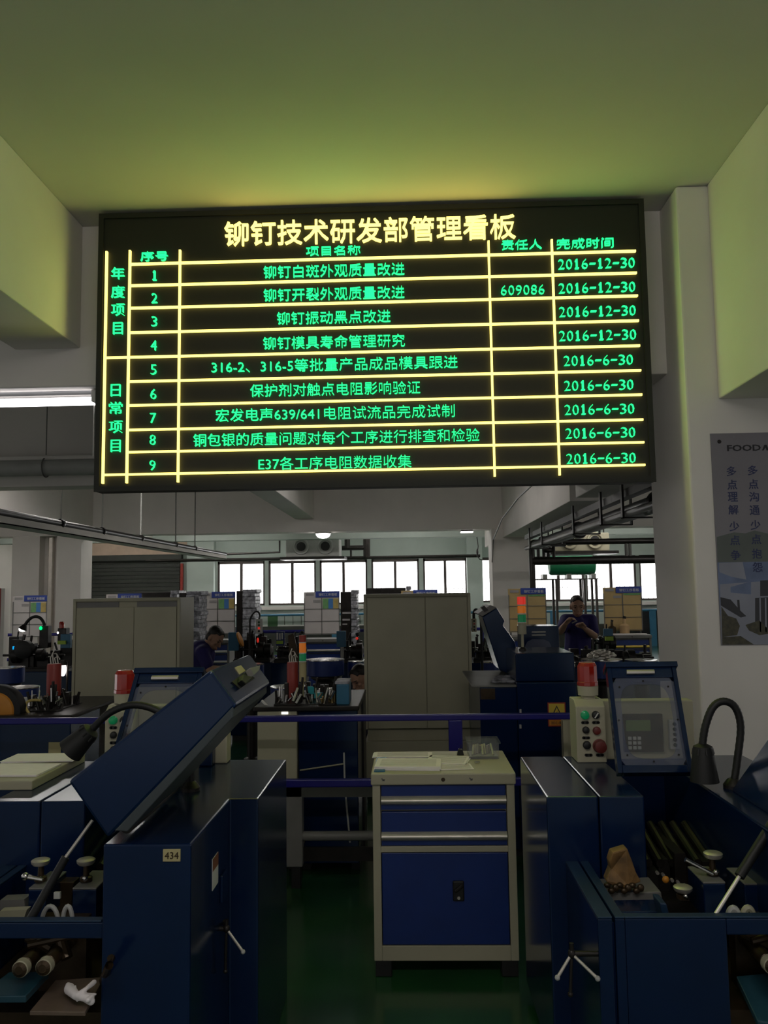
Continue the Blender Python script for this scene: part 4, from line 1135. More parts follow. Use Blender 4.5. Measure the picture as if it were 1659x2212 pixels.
# ------------------------------------------------------------------ machines between the rails
def bowl(cx, yt, wpx, Y, label, m='blueb', hh=.16):
    p = at(cx, yt, Y); r_ = wpx / 2 * Y / FPX
    r = thing('bowl_feeder', label, 'feeder bowl', (p.x, Y, 0), 'vibrating bowl feeders')
    MB().lathe((p.x, Y, p.z - hh), [(r_ * .9, 0), (r_, .01), (r_, hh - .02), (r_ * 1.0, hh), (r_ * .94, hh), (r_ * .9, hh - .02), (r_ * .3, hh - .05), (.001, hh - .04)], 28).build('bowl', m, r, smooth=True, ang=30)
    MB().lathe((p.x, Y, p.z - .015), [(r_ * .93, 0), (r_ * 1.02, .008), (r_ * 1.02, .016), (r_ * .90, .016), (r_ * .5, .008), (.001, .02)], 28).build('dish', 'chrome', r, smooth=True, ang=30)
    MB().lathe((p.x, Y, 0), [(r_ * .7, 0), (r_ * .7, .04), (r_ * .45, .06), (r_ * .45, p.z - hh - .06), (r_ * .8, p.z - hh - .02), (r_ * .8, p.z - hh)], 20).build('pedestal', 'dark', r, smooth=True)
    return r


def small_machine(px0, px1, pyt, pyb, Y, label, seed, bits=9, basem='blue', group=None):
    rd = random.Random(seed)
    a_, b2 = at(px0, pyb, Y), at(px1, pyt, Y); x0, x1, zb, zt = a_.x, b2.x, a_.z, b2.z; w = x1 - x0; h = zt - zb
    r = thing('assembly_machine', label, 'machine', ((x0 + x1) / 2, Y + .2, 0), group)
    B(x0, x1, Y, Y + .5, .06, zb).build('base', basem, r, bev=.008)
    B(x0 + .03, x1 - .03, Y + .04, Y + .46, 0, .06).build('plinth', 'black', r)
    B(x0 + w * .08, x1 - w * .08, Y + .02, Y + .45, zb, zb + .03).build('bed_plate', 'dark', r)
    c = MB()
    for k in range(bits):
        q = (k + .5) / bits; hh = h * (.25 + .6 * abs(math.sin(q * 3.1 + seed)) * rd.uniform(.6, 1.1)); ww = w * rd.uniform(.06, .14)
        x = x0 + w * (.08 + .84 * q); y = Y + rd.uniform(.06, .32)
        c.box(x - ww / 2, x + ww / 2, y, y + .10, zb + .03, zb + .03 + hh)
        if k % 2: c.cyl((x, y + .04, zb + .03 + hh), (x + rd.uniform(-.03, .03), y + .04, min(zt, zb + hh + .12)), rd.uniform(.008, .02), n=8)
    c.box(x0 + w * .09, x1 - w * .09, Y + .04, Y + .42, zb + .03, zb + .045)
    c.build('tool_columns', 'dark', r, bev=.004)
    c = MB()
    for k in range(3):
        x = x0 + w * rd.uniform(.15, .85); y = Y + .05; z = zb + h * .4
        c.lathe((x, y, z), [(.02, 0), (.05 + .02 * k, .01), (.05 + .02 * k, .08), (.02, .10)], 14, RY90)
    c.cyl((x0 + w * .12, Y + .05, zb + h * .4), (x1 - w * .12, Y + .05, zb + h * .4), .014, n=10)
    c.build('cam_drum', 'dark', r, smooth=True)
    c = MB()
    for k in range(6 if bits < 14 else 0):
        x = x0 + w * rd.uniform(.1, .9); y = Y - .005 + rd.uniform(0, .05); z = zb + h * .5
        c.cyl((x, Y + .2, z), (x + rd.uniform(-.05, .05), y, z + rd.uniform(-.03, .05)), rd.uniform(.004, .010), n=8)
    if c.v: c.cyl((x0 + w * .1, Y + .2, zb + h * .5), (x1 - w * .1, Y + .2, zb + h * .5), .008, n=8)
    if c.v: c.build('bright_fitting', 'chrome', r, smooth=True)
    return r


def hpart(root, px0, px1, py0, py1, Y, d, name, m, bev=.004):
    a_, b2 = at(px0, py1, Y), at(px1, py0, Y)
    return B(a_.x, b2.x, Y, Y + d, a_.z, b2.z).build(name, m, root, bev=bev)


GM = 'assembly machines in the middle of the hall'
s1 = small_machine(495, 590, 1362, 1432, 9.8, 'dark assembly machine with a teal guard right of the bent worker', 3, 12, group=GM)
hpart(s1, 493, 515, 1366, 1406, 9.75, .04, 'side_guard', 'teal')
p = at(517, 1382, 9.7); MB().lathe(p, [(.09, 0), (.09, .02)], 20, Matrix.Rotation(R(70), 3, 'Y')).build('belt_cover', 'orange', s1, smooth=True)
p = at(557, 1383, 9.7); MB().ell(p, .014, .014, .03, 10, 8).build('warning_light', 'redo', s1)
MB().cyl(p, (p.x, p.y + .1, p.z - .05), .012, n=8).build('light_stem', 'dark', s1)
s2 = small_machine(585, 655, 1366, 1432, 9.4, 'dark assembly machine with a blue and white number plate and lime label', 5, 8, group=GM)
hpart(s2, 596, 614, 1364, 1395, 9.35, .04, 'front_cover', 'blueb')
hpart(s2, 597, 601, 1367, 1382, 9.34, .01, 'white_mark', 'wht', 0); hpart(s2, 603, 606, 1368, 1382, 9.34, .01, 'white_mark', 'wht', 0); hpart(s2, 608, 611, 1367, 1381, 9.34, .01, 'white_mark', 'wht', 0)
hpart(s2, 597, 611, 1384, 1391, 9.34, .01, 'lime_label', 'lime', 0)
MB().prism([at(622, 1372, 9.3), at(634, 1368, 9.3), at(648, 1432, 9.3), at(626, 1432, 9.3)], (0, .04, 0)).build('sloped_chute', 'brown', s2)
s3 = small_machine(738, 784, 1368, 1432, 9.6, 'dark assembly machine with a blue side guard beside the central cream cabinet', 8, 7, group=GM)
hpart(s3, 727, 747, 1363, 1398, 9.55, .04, 'side_guard', 'teal')
p = at(771, 1379, 9.5); MB().ell(p, .016, .016, .016, 10, 8).build('warning_light', 'redo', s3)
s4 = small_machine(1282, 1326, 1346, 1418, 10.4, 'dark assembly machine with a lime label between the standing worker and the yellow handles', 11, 7, group=GM)
hpart(s4, 1305, 1324, 1358, 1374, 10.35, .05, 'head_cover', 'teal'); hpart(s4, 1308, 1325, 1375, 1384, 10.34, .03, 'lime_label', 'lime', 0)
small_machine(1226, 1440, 1396, 1442, 8.4, 'low dark blue machine under the feeder bowls below the standing worker', 29, 8, group=GM)
s5 = small_machine(1018, 1082, 1372, 1432, 9.0, 'dark assembly machine right of the central cream cabinet', 14, 8, group=GM)
s6 = small_machine(-20, 158, 1362, 1452, 9.2, 'wide black assembly machine with a cyan screen at the far left', 17, 14, group=GM)
hpart(s6, 27, 41, 1396, 1403, 9.1, .02, 'lit_screen', 'scr', 0); hpart(s6, 124, 141, 1384, 1392, 9.1, .03, 'lime_label', 'lime', 0)
hpart(s6, 130, 152, 1370, 1400, 9.14, .05, 'head_cover', 'teal')
p = at(45, 1385, 9.15); p = at(58, 1402, 9.15); MB().lathe(p, [(.06, 0), (.10, .02), (.10, .10), (.06, .12)], 24, RX90).build('flywheel', 'black', s6, smooth=True)
hpart(s6, 84, 104, 1352, 1400, 9.16, .1, 'control_box', 'dark')
p = at(88, 1357, 9.14); MB().ell(p, .018, .012, .022, 12, 8).build('green_pilot_light', 'pilot', s6)
p = at(125, 1367, 9.12); MB().ell(p, .011, .011, .014, 10, 8).build('white_pilot_light', 'bulbd', s6)
p = at(133, 1357, 9.2)
MB().lathe(p, [(.026, 0), (.028, .06), (.018, .075)], 14).build('small_red_beacon', 'redl', s6, smooth=True)
hpart(s6, 124, 143, 1357, 1384, 9.2, .1, 'beacon_bracket', 'dark')
for spec in ((545, 1434, 50, 8.6, 'blue feeder bowl with copper reflections behind the tilted hood'), (703, 1424, 80, 8.2, 'wide blue feeder bowl with silver dish right of the tower light'),
             (623, 1482, 76, 6.9, 'shallow silver feeder dish behind the red cylinder'), (711, 1488, 44, 6.8, 'small silver feeder dish left of the teal box'),
             (768, 1428, 34, 8.3, 'small blue feeder bowl at the left edge of the central cream cabinet'), (1058, 1429, 40, 8.4, 'silver feeder dish right of the central cream cabinet'),
             (1300, 1424, 84, 7.4, 'blue feeder bowl piled with parts below the standing worker'), (1384, 1425, 66, 7.4, 'blue feeder bowl touching the white column'),
             (22, 1441, 60, 8.4, 'blue feeder drum at the far left edge'), (45, 1484, 76, 6.9, 'silver-rimmed feeder dish above the orange wheel at the left')):
    bowl(*spec[:4], spec[4])
c = MB(); p = at(1300, 1424, 7.4)
for k in range(26):
    q = k * 2.4; rr = .12 * math.sqrt(k / 26); c.ell((p.x + rr * math.cos(q), 7.4 + rr * math.sin(q), p.z + .02 + .05 * (1 - k / 26)), .028, .022, .018, 8, 6)
o = c.build('rivet_heap', 'alu', None, smooth=True); tag(o, 'heap of small bright rivets in the bowl below the standing worker', 'rivets'); o['kind'] = 'stuff'

# pendant controller on its stand
pc = thing('pendant_controller', 'lit white pendant controller with buttons beside the wrapped stack', 'controller', (at(560, 1352, 9.2).x, 9.2, 0))
a_, b2 = at(553, 1369, 9.2), at(567, 1337, 9.2)
B(a_.x, b2.x, 9.18, 9.22, a_.z, b2.z).build('body', 'wht', pc, bev=.008)
for k, mm in enumerate(('gpost', 'gpost', 'redo', 'black')):
    MB().lathe(((a_.x + b2.x) / 2, 9.18, b2.z - .035 - .033 * k), [(.013, 0), (.011, .008)], 12, RX90).build('button', mm, pc)
MB().tube([((a_.x + b2.x) / 2, 9.24, b2.z + .03), ((a_.x + b2.x) / 2, 9.2, b2.z)], .012, 8).build('cord_grip', 'black', pc)
MB().tube(arc(((a_.x + b2.x) / 2, 9.24, b2.z + .03), ((a_.x + b2.x) / 2 - .01, 9.26, b2.z + .11), ((a_.x) - .05, 9.26, b2.z + .10), (a_.x - .08, 9.26, b2.z - .02)) + [(a_.x - .08, 9.26, 0)], .010, 8).build('cord_stand', 'black', pc, smooth=True)
pc = thing('pendant_controller', 'black-corded pendant controller hanging beside the far tilted hood', 'controller', (at(1024, 1350, 7.2).x, 7.2, 0))
a_, b2 = at(1019, 1365, 7.2), at(1029, 1336, 7.2)
B(a_.x, b2.x, 7.18, 7.22, a_.z, b2.z).build('body', 'beige', pc, bev=.006)
for k in range(4): MB().lathe(((a_.x + b2.x) / 2, 7.18, b2.z - .02 - .025 * k), [(.009, 0), (.008, .006)], 10, RX90).build('button', 'red' if k == 1 else 'black', pc)
MB().tube(arc(((a_.x + b2.x) / 2, 7.2, b2.z), at(1022, 1312, 7.2), at(1031, 1310, 7.2), at(1039, 1332, 7.25)) + [(at(1039, 1332, 7.25).x, 7.25, 0)], .012, 8).build('cord_stand', 'black', pc, smooth=True)

# small lit gooseneck lamp and bright work lamp on the left
gl = thing('gooseneck_lamp', 'small lit gooseneck lamp over the black machine at the far left', 'lamp', at(97, 1356, 9.25))
P = arc(at(97, 1358, 9.25), at(95, 1328, 9.25), at(70, 1322, 9.25), at(54, 1350, 9.25))
MB().tube(P, .017, 10).build('neck', 'black', gl, smooth=True)
h0, h1 = at(54, 1350, 9.25), at(49, 1359, 9.25); d = h1 - h0
MB().lathe(h0, [(.012, -.01), (.022, .0), (.048, d.length), (.044, d.length), (.02, d.length * .4)], 16, d.to_track_quat('Z', 'Y').to_matrix()).build('lamp_shade', 'dark', gl, smooth=True)
MB().ell(h1, .040, .040, .03, 14, 10).build('bulb', 'bulb', gl, smooth=True)

# ------------------------------------------------------------------ bench machine behind the rail, left of the central cabinet
bm = thing('bench_machine', 'bench machine with cream electric box and dark blue panel behind the navy rail', 'machine', (-.68, 5.4, 0))
Y = 5.30
def hx(px, py=1560, Y=5.30): return at(px, py, Y).x
B(hx(556), hx(641), Y, Y + .55, .10, .985).build('electric_box', 'cream', bm, bev=.005)
B(hx(643), hx(772), Y + .03, Y + .55, .04, .985).build('front_panel', 'blue', bm, bev=.006)
B(hx(548), hx(776), Y - .01, Y + .85, .985, 1.015).build('table_top', 'dark', bm, bev=.006)
for x in (hx(565), hx(755)): B(x, x + .06, Y + .5, Y + .8, 0, .985).build('leg', 'dark', bm)
for x in (hx(560), hx(620), hx(650), hx(755)): B(x, x + .05, Y + .05, Y + .5, 0, .10).build('foot', 'black', bm)
MB().tube([at(648, 1664, Y + .02), at(742, 1650, Y + .02)], .005, 6).build('drain_pipe', 'beige', bm)
MB().tube([at(743, 1626, Y + .02), at(745, 1700, Y + .02), at(756, 1820, Y + .02)], .006, 6).build('hose', 'greyl', bm)
a_ = at(645, 1818, Y)
B(at(632, 1820, 5.2).x, at(657, 1820, 5.2).x, 5.2, 5.22, at(640, 1822, 5.2).z, at(640, 1800, 5.2).z).build('tag_plate', 'ytag', bm)
B(at(632, 1800, 5.2).x, at(640, 1800, 5.2).x, 5.215, Y + .05, at(640, 1812, 5.2).z, at(640, 1805, 5.2).z).build('tag_bracket', 'dark', bm)
B(hx(725, 1500), hx(753, 1500), Y + .05, Y + .25, 1.015, at(740, 1478, Y + .05).z).build('teal_box', 'teal', bm, bev=.006)
B(hx(722, 1480), hx(753, 1480), Y + .05, Y + .25, at(740, 1478, Y + .05).z, at(740, 1478, Y + .05).z + .018).build('box_lid', 'wrap', bm, bev=.004)
c = MB(); rd = random.Random(4)
for k in range(16):
    x = hx(590 + 8.6 * k, 1540); y = Y + rd.uniform(.05, .45); h = rd.uniform(.03, .13)
    c.box(x - .012, x + .014, y, y + .04, 1.015, 1.015 + h)
    if k % 3 == 0: c.cyl((x, y, 1.015), (x + rd.uniform(-.03, .03), y, 1.06 + h), .008, n=8)
c.box(hx(588, 1540), hx(722, 1540), Y + .05, Y + .48, 1.015, 1.022)
c.build('tool_heads', 'dark', bm, bev=.003)
for k in range(20):
    x = hx(592 + 6.6 * k, 1530); y = Y + rd.uniform(.02, .25); z = 1.02 + rd.uniform(0, .03)
    MB().cyl((x, y, z), (x + rd.uniform(-.03, .03), y + rd.uniform(-.02, .05), z + rd.uniform(0.02, .10)), rd.uniform(.004, .010), n=8).build('bright_fitting', 'chrome', bm, smooth=True)
c = MB()
for k in range(8):
    x = hx(690 + 4 * k, 1530); y = Y + .1 + .02 * (k % 3); c.cyl((x, y, 1.015), (x, y, 1.05 + .012 * (k % 4)), .009, n=8)
c.build('brass_fitting', 'brass', bm, smooth=True)
hpart(bm, 664, 679, 1483, 1500, Y + .3, .03, 'cyan_block', 'cyan'); hpart(bm, 678, 697, 1497, 1509, Y + .25, .05, 'cyan_block', 'cyan')
hpart(bm, 668, 672, 1500, 1541, Y + .31, .02, 'block_post', 'dark', 0); hpart(bm, 685, 690, 1508, 1541, Y + .27, .02, 'block_post', 'dark', 0)
MB().prism([at(553, 1530, Y + .1), at(585, 1530, Y + .1), at(594, 1514, Y + .3), at(564, 1514, Y + .3)], (0, 0, -.01)).build('cyan_plate', 'cyan', bm)
hpart(bm, 556, 590, 1530, 1541, Y + .15, .1, 'plate_stand', 'dark', 0)
MB().cyl(at(566, 1514, Y + .12), at(584, 1532, Y + .05), .008, n=8).build('white_rod', 'wht', bm)
hpart(bm, 608, 622, 1538, 1543, Y - .005, .02, 'lit_sensor', 'bulbd', 0)
# tower light
def tower(px0, px1, segs, pole, Y, root_z, label):
    xm = (at(px0, 1500, Y).x + at(px1, 1500, Y).x) / 2; rr = (px1 - px0) / 2 * Y / FPX
    xm = at((px0 + px1) / 2, segs[0][0], Y).x
    r = thing('tower_light', label, 'signal light', (xm, Y, root_z))
    for y0, y1, m, nm in segs:
        z1, z0 = at(px0, y0, Y).z, at(px0, y1, Y).z
        MB().lathe((xm, Y, z0), [(rr, 0), (rr, z1 - z0 - .003), (rr * .9, z1 - z0)], 20).build(nm, m, r, smooth=True)
        if nm != 'base_tube': MB().lathe((xm, Y, z0 - .003), [(rr * 1.06, 0), (rr * 1.06, .007)], 20).build('joint_ring', 'wht', r)
    zt = at(px0, segs[-1][1], Y).z
    MB().cyl((xm, Y, root_z), (xm, Y, zt), rr * .33, n=10).build('pole', pole, r, smooth=True)
    MB().lathe((xm, Y, root_z), [(rr * .9, 0), (rr * .9, .01), (rr * .4, .02)], 14).build('flange', 'dark', r)
    return r


tower(646, 661, ((1372, 1388, 'red', 'red_lens'), (1389, 1411, 'amber', 'amber_lens'), (1411, 1429, 'greenl', 'green_lens'), (1430, 1472, 'ytag', 'base_tube')), 'ytag', 5.6, 1.015, 'faded red amber green tower light beside the red cylinder')
# red cylinder on the bench
def redcyl(px0, px1, py0, py1, Y, zb, label):
    p = at((px0 + px1) / 2, py1, Y); rr = (px1 - px0) / 2 * Y / FPX; zt = at(px0, py0, Y).z
    r = thing('red_cylinder', label, 'cylinder', (p.x, Y, zb))
    MB().lathe((p.x, Y, p.z), [(rr, 0), (rr, zt - p.z - .012), (rr * .92, zt - p.z), (rr * .2, zt - p.z)], 24).build('body', 'red', r, smooth=True, ang=40)
    MB().cyl((p.x, Y, zb), (p.x, Y, p.z), rr * .3, n=10).build('stem', 'dark', r)
    c = MB()
    for k in range(4): c.tube([(p.x + rr * (-.5 + .35 * k), Y, zt), (p.x + rr * (-.6 + .3 * k), Y, zt + .04 + .03 * (k % 2)), (p.x + rr * (-.1 + .3 * k), Y, zt + .09 - .02 * k)], .004, 6)
    c.build('wire', 'alu', r)
    return r


redcyl(620, 645, 1430, 1507, 5.65, 1.015, 'red cylinder with wires on the bench left of the tower light')
# left bench machine
lm = thing('bench_machine', 'dark blue bench machine behind the navy rail at the left edge', 'machine', (-2.3, 5.4, 0))
B(at(8, 1600, Y).x - .5, at(152, 1600, Y).x, Y, Y + .5, .06, .95).build('front_panel', 'blue', lm, bev=.006)
B(at(0, 1600, Y).x - .5, at(155, 1600, Y).x, Y - .01, Y + .95, .95, .975).build('table_top', 'dark', lm, bev=.006)
for x in (-2.9, -2.3): B(x, x + .05, Y + .6, Y + .9, 0, .95).build('leg', 'dark', lm)
B(-2.7, -2.2, Y + .05, Y + .45, 0, .06).build('plinth', 'black', lm)
n0, n1 = at(105, 1632, Y - .002), at(132, 1603, Y - .002); B(n0.x, n1.x, Y - .006, Y, n0.z, n1.z).build('tag_plate', 'ytag', lm)
p = at(4, 1540, 5.45)
MB().lathe((p.x, 5.45, p.z + .02), [(.165, 0), (.17, .02), (.17, .07), (.165, .09)], 36, RX90).build('tyre', 'black', lm, smooth=True)
MB().lathe((p.x, 5.36, p.z + .02), [(.125, 0), (.118, .012), (.07, .03), (.05, .03), (.045, .01)], 36, RX90).build('wheel', 'orange', lm, smooth=True)
c = MB(); rd = random.Random(9)
for k in range(12):
    x = at(62 + 7 * k, 1540, 5.6).x; y = 5.45 + rd.uniform(0, .4); h = rd.uniform(.04, .16)
    c.box(x - .014, x + .014, y, y + .05, .975, .975 + h)
    c.cyl((x, y, .975), (x + rd.uniform(-.04, .04), y, 1.0 + h), .010, n=8)
c.box(at(60, 1540, 5.6).x, at(142, 1540, 5.6).x, 5.45, 5.88, .975, .982)
c.build('tool_heads', 'dark', lm, bev=.003)
for k in range(16):
    x = at(66 + 5.3 * k, 1520, 5.6).x; y = 5.4 + rd.uniform(.02, .2); z = .99 + rd.uniform(0, .05)
    MB().cyl((x, y, z), (x + rd.uniform(-.03, .03), y + rd.uniform(-.02, .05), z + rd.uniform(.02, .10)), rd.uniform(.004, .011), n=8).build('bright_fitting', 'chrome', lm, smooth=True)
MB().tube(arc(at(88, 1513, 5.5), at(52, 1508, 5.5), at(45, 1525, 5.45), at(70, 1549, 5.4)), .009, 8).build('yellow_hose', 'ychart', lm, smooth=True)
redcyl(101, 131, 1434, 1502, 5.75, .975, 'red cylinder standing beside the bright work lamp at the left')
wl = thing('work_lamp', 'bright lit work lamp beside the left red cylinder', 'lamp', (at(137, 1445, 5.85).x, 5.85, .975))
p = at(136, 1446, 5.85)
MB().ell(p, .022, .022, .048, 14, 10).build('bulb', 'bulb', wl, smooth=True)
MB().tube([(p.x + .02, 5.87, .975), (p.x + .025, 5.87, p.z + .05), (p.x, 5.86, p.z + .06)], .008, 8).build('stem', 'dark', wl, smooth=True)
MB().lathe((p.x, 5.85, p.z + .03), [(.026, 0), (.018, .035)], 14).build('socket', 'black', wl, smooth=True)
MB().tube([at(117, 1432, 5.8), at(120, 1405, 5.8), at(124, 1385, 5.8)], .006, 6)

# ------------------------------------------------------------------ blue machine behind the rail on the right
Y = 5.55
rm = thing('heading_machine', 'blue machine behind the navy rail on the right with warning sign and raised hood', 'machine', (.75, 5.9, 0))
xa, xb, xc = at(1036, 1480, Y).x, at(1116, 1480, Y).x, at(1244, 1480, Y).x
z1, z2 = at(1036, 1481, Y).z, at(1180, 1411, Y).z
B(xa, xb, Y, Y + 1.0, .05, z1 - .012).build('lower_housing', 'blue', rm, bev=.006)
B(xa - .05, xb, Y - .005, Y + 1.0, z1 - .012, z1).build('top_plate', 'grey', rm, bev=.004)
B(xb, xc, Y + .02, Y + .55, z1 + .02, z2).build('upper_housing', 'blue', rm, bev=.008)
B(xb, xc, Y - .02, Y + .55, .05, z1 + .02).build('front_housing', 'blue', rm, bev=.008)
B(xa + .05, xc - .05, Y + .05, Y + .9, 0, .05).build('plinth', 'black', rm)
part_px(rm, [(1042, 1333), (1073, 1313), (1090, 1341), (1086, 1350), (1112, 1386), (1118, 1412), (1098, 1456), (1078, 1446), (1062, 1395)], 6.1, .40, 'hood', 'blue', bev=.006)
part_px(rm, [(1032, 1326), (1059, 1307), (1073, 1312), (1042, 1332)], 6.1, .40, 'hood_end', 'grey', bev=.004)
part_px(rm, [(1040, 1312), (1046, 1308), (1055, 1318), (1047, 1322)], 6.08, .1, 'latch_handle', 'black')
p = at(1098, 1452, 6.2); MB().lathe((p.x, 6.2, z1), [(.07, 0), (.06, .02), (.03, .05), (.025, p.z - z1 + .02)], 16).build('hood_hinge', 'black', rm, smooth=True)
n0, n1 = at(1038, 1511, Y), at(1069, 1487, Y); B(n0.x, n1.x, Y - .004, Y, n0.z, n1.z).build('name_plate', 'brown', rm)
n0, n1 = at(1184, 1569, Y - .02), at(1221, 1517, Y - .02)
sg = B(n0.x, n1.x, Y - .026, Y - .02, n0.z, n1.z).build('warning_sign', 'red', rm)
w = n1.x - n0.x; h = n1.z - n0.z; ys = Y - .026
B(n0.x + w * .06, n1.x - w * .06, ys - .001, ys, n0.z + h * .30, n1.z - h * .05).build('sign_field', 'yellow', sg)
B(n0.x + w * .06, n1.x - w * .06, ys - .001, ys, n0.z + h * .04, n0.z + h * .27).build('text_field', 'orange', sg)
tri = MB(); cx = (n0.x + n1.x) / 2
o_ = [(cx - w * .34, n0.z + h * .36), (cx + w * .34, n0.z + h * .36), (cx, n1.z - h * .12)]
i_ = [(cx - w * .24, n0.z + h * .40), (cx + w * .24, n0.z + h * .40), (cx, n1.z - h * .20)]
for k in range(3):
    j = (k + 1) % 3
    tri.prism([(o_[k][0], ys - .001, o_[k][1]), (o_[j][0], ys - .001, o_[j][1]), (i_[j][0], ys - .001, i_[j][1]), (i_[k][0], ys - .001, i_[k][1])], (0, -.001, 0))
zc = n0.z + h * .53
tri.prism([(cx + w * .04, ys - .001, zc + h * .13), (cx - w * .07, ys - .001, zc - h * .0), (cx + w * .0, ys - .001, zc - h * .0), (cx - w * .04, ys - .001, zc - h * .12), (cx + w * .07, ys - .001, zc + h * .03), (cx, ys - .001, zc + h * .03)], (0, -.001, 0))
tri.build('triangle_symbol', 'inkb', sg)
MB().text('当心触', cx - w * .33, cx + w * .33, n0.z + h * .09, n0.z + h * .22, ys - .001, .0015).build('sign_lettering', 'inkb', sg)
for py_ in (1536, 1569):
    p = at(1124, py_, Y - .02); B(p.x - .006, p.x + .006, Y - .03, Y - .02, p.z - .012, p.z + .012).build('latch', 'alu', rm)
hpart(rm, 1130, 1207, 1352, 1440, 6.75, .3, 'rear_housing', 'blue')
a_ = at(1130, 1412, 6.7)
hpart(rm, 1149, 1179, 1363, 1367, 6.73, .02, 'handle', 'greyl'); hpart(rm, 1149, 1179, 1370, 1374, 6.73, .02, 'handle', 'greyl')
g_ = []
for px_, py_ in ((1134, 1412), (1135, 1396), (1140, 1386), (1150, 1381), (1175, 1381), (1186, 1386), (1191, 1396), (1192, 1412)): g_.append(at(px_, py_, 6.6))
MB().prism(g_, (0, .012, 0)).build('window_guard', 'haze', rm)
hpart(rm, 1132, 1195, 1411, 1416, 6.58, .06, 'guard_rail_bar', 'blue')
hpart(rm, 1195, 1245, 1560, 1640, Y - .35, .3, 'cable_box', 'beige') if False else None
B(at(1216, 1560, 5.4).x, at(1226, 1560, 5.4).x, 5.40, 5.44, 0, at(1216, 1556, 5.4).z).build('cream_post', 'cream', rm)
B(at(1219, 1590, 5.42).x, at(1244, 1590, 5.42).x, 5.45, 5.53, 0, at(1230, 1557, 5.42).z).build('cream_cover', 'cream', rm)
zt_ = z2
tower(1117, 1135, ((1289, 1307, 'redo', 'red_lens'), (1309, 1326, 'amber', 'amber_lens'), (1328, 1345, 'greenl', 'green_lens'), (1347, 1370, 'beige', 'base_tube')), 'beige', Y + .3, zt_, 'bright red amber green tower light on the blue machine before the kraft board')
c = MB(); bs = thing('film_bag', 'bag of clear film lying on the blue machine top right of the central cabinet', 'bag', at(1085, 1470, 5.8))
for k in range(7):
    p = onz(1072 + 5 * k, 1476 - 5 * (k % 3), z1); c.ell((p.x, p.y, z1 + .012), .04, .03, .014, 10, 6)
c.build('film', 'wrap', bs, smooth=True)

# pendants at the left column and red post
rp = thing('red_post', 'red and white post at the far left edge of the picture', 'post', (at(2, 1300, 12).x, 12, 0))
B(at(-14, 1300, 12).x, at(2, 1300, 12).x, 12, 12.12, 0, at(0, 1271, 12).z).build('red_face', 'red', rp)
B(at(2, 1300, 12).x, at(10, 1300, 12).x, 12, 12.12, 0, at(0, 1271, 12).z).build('white_face', 'wall', rp)
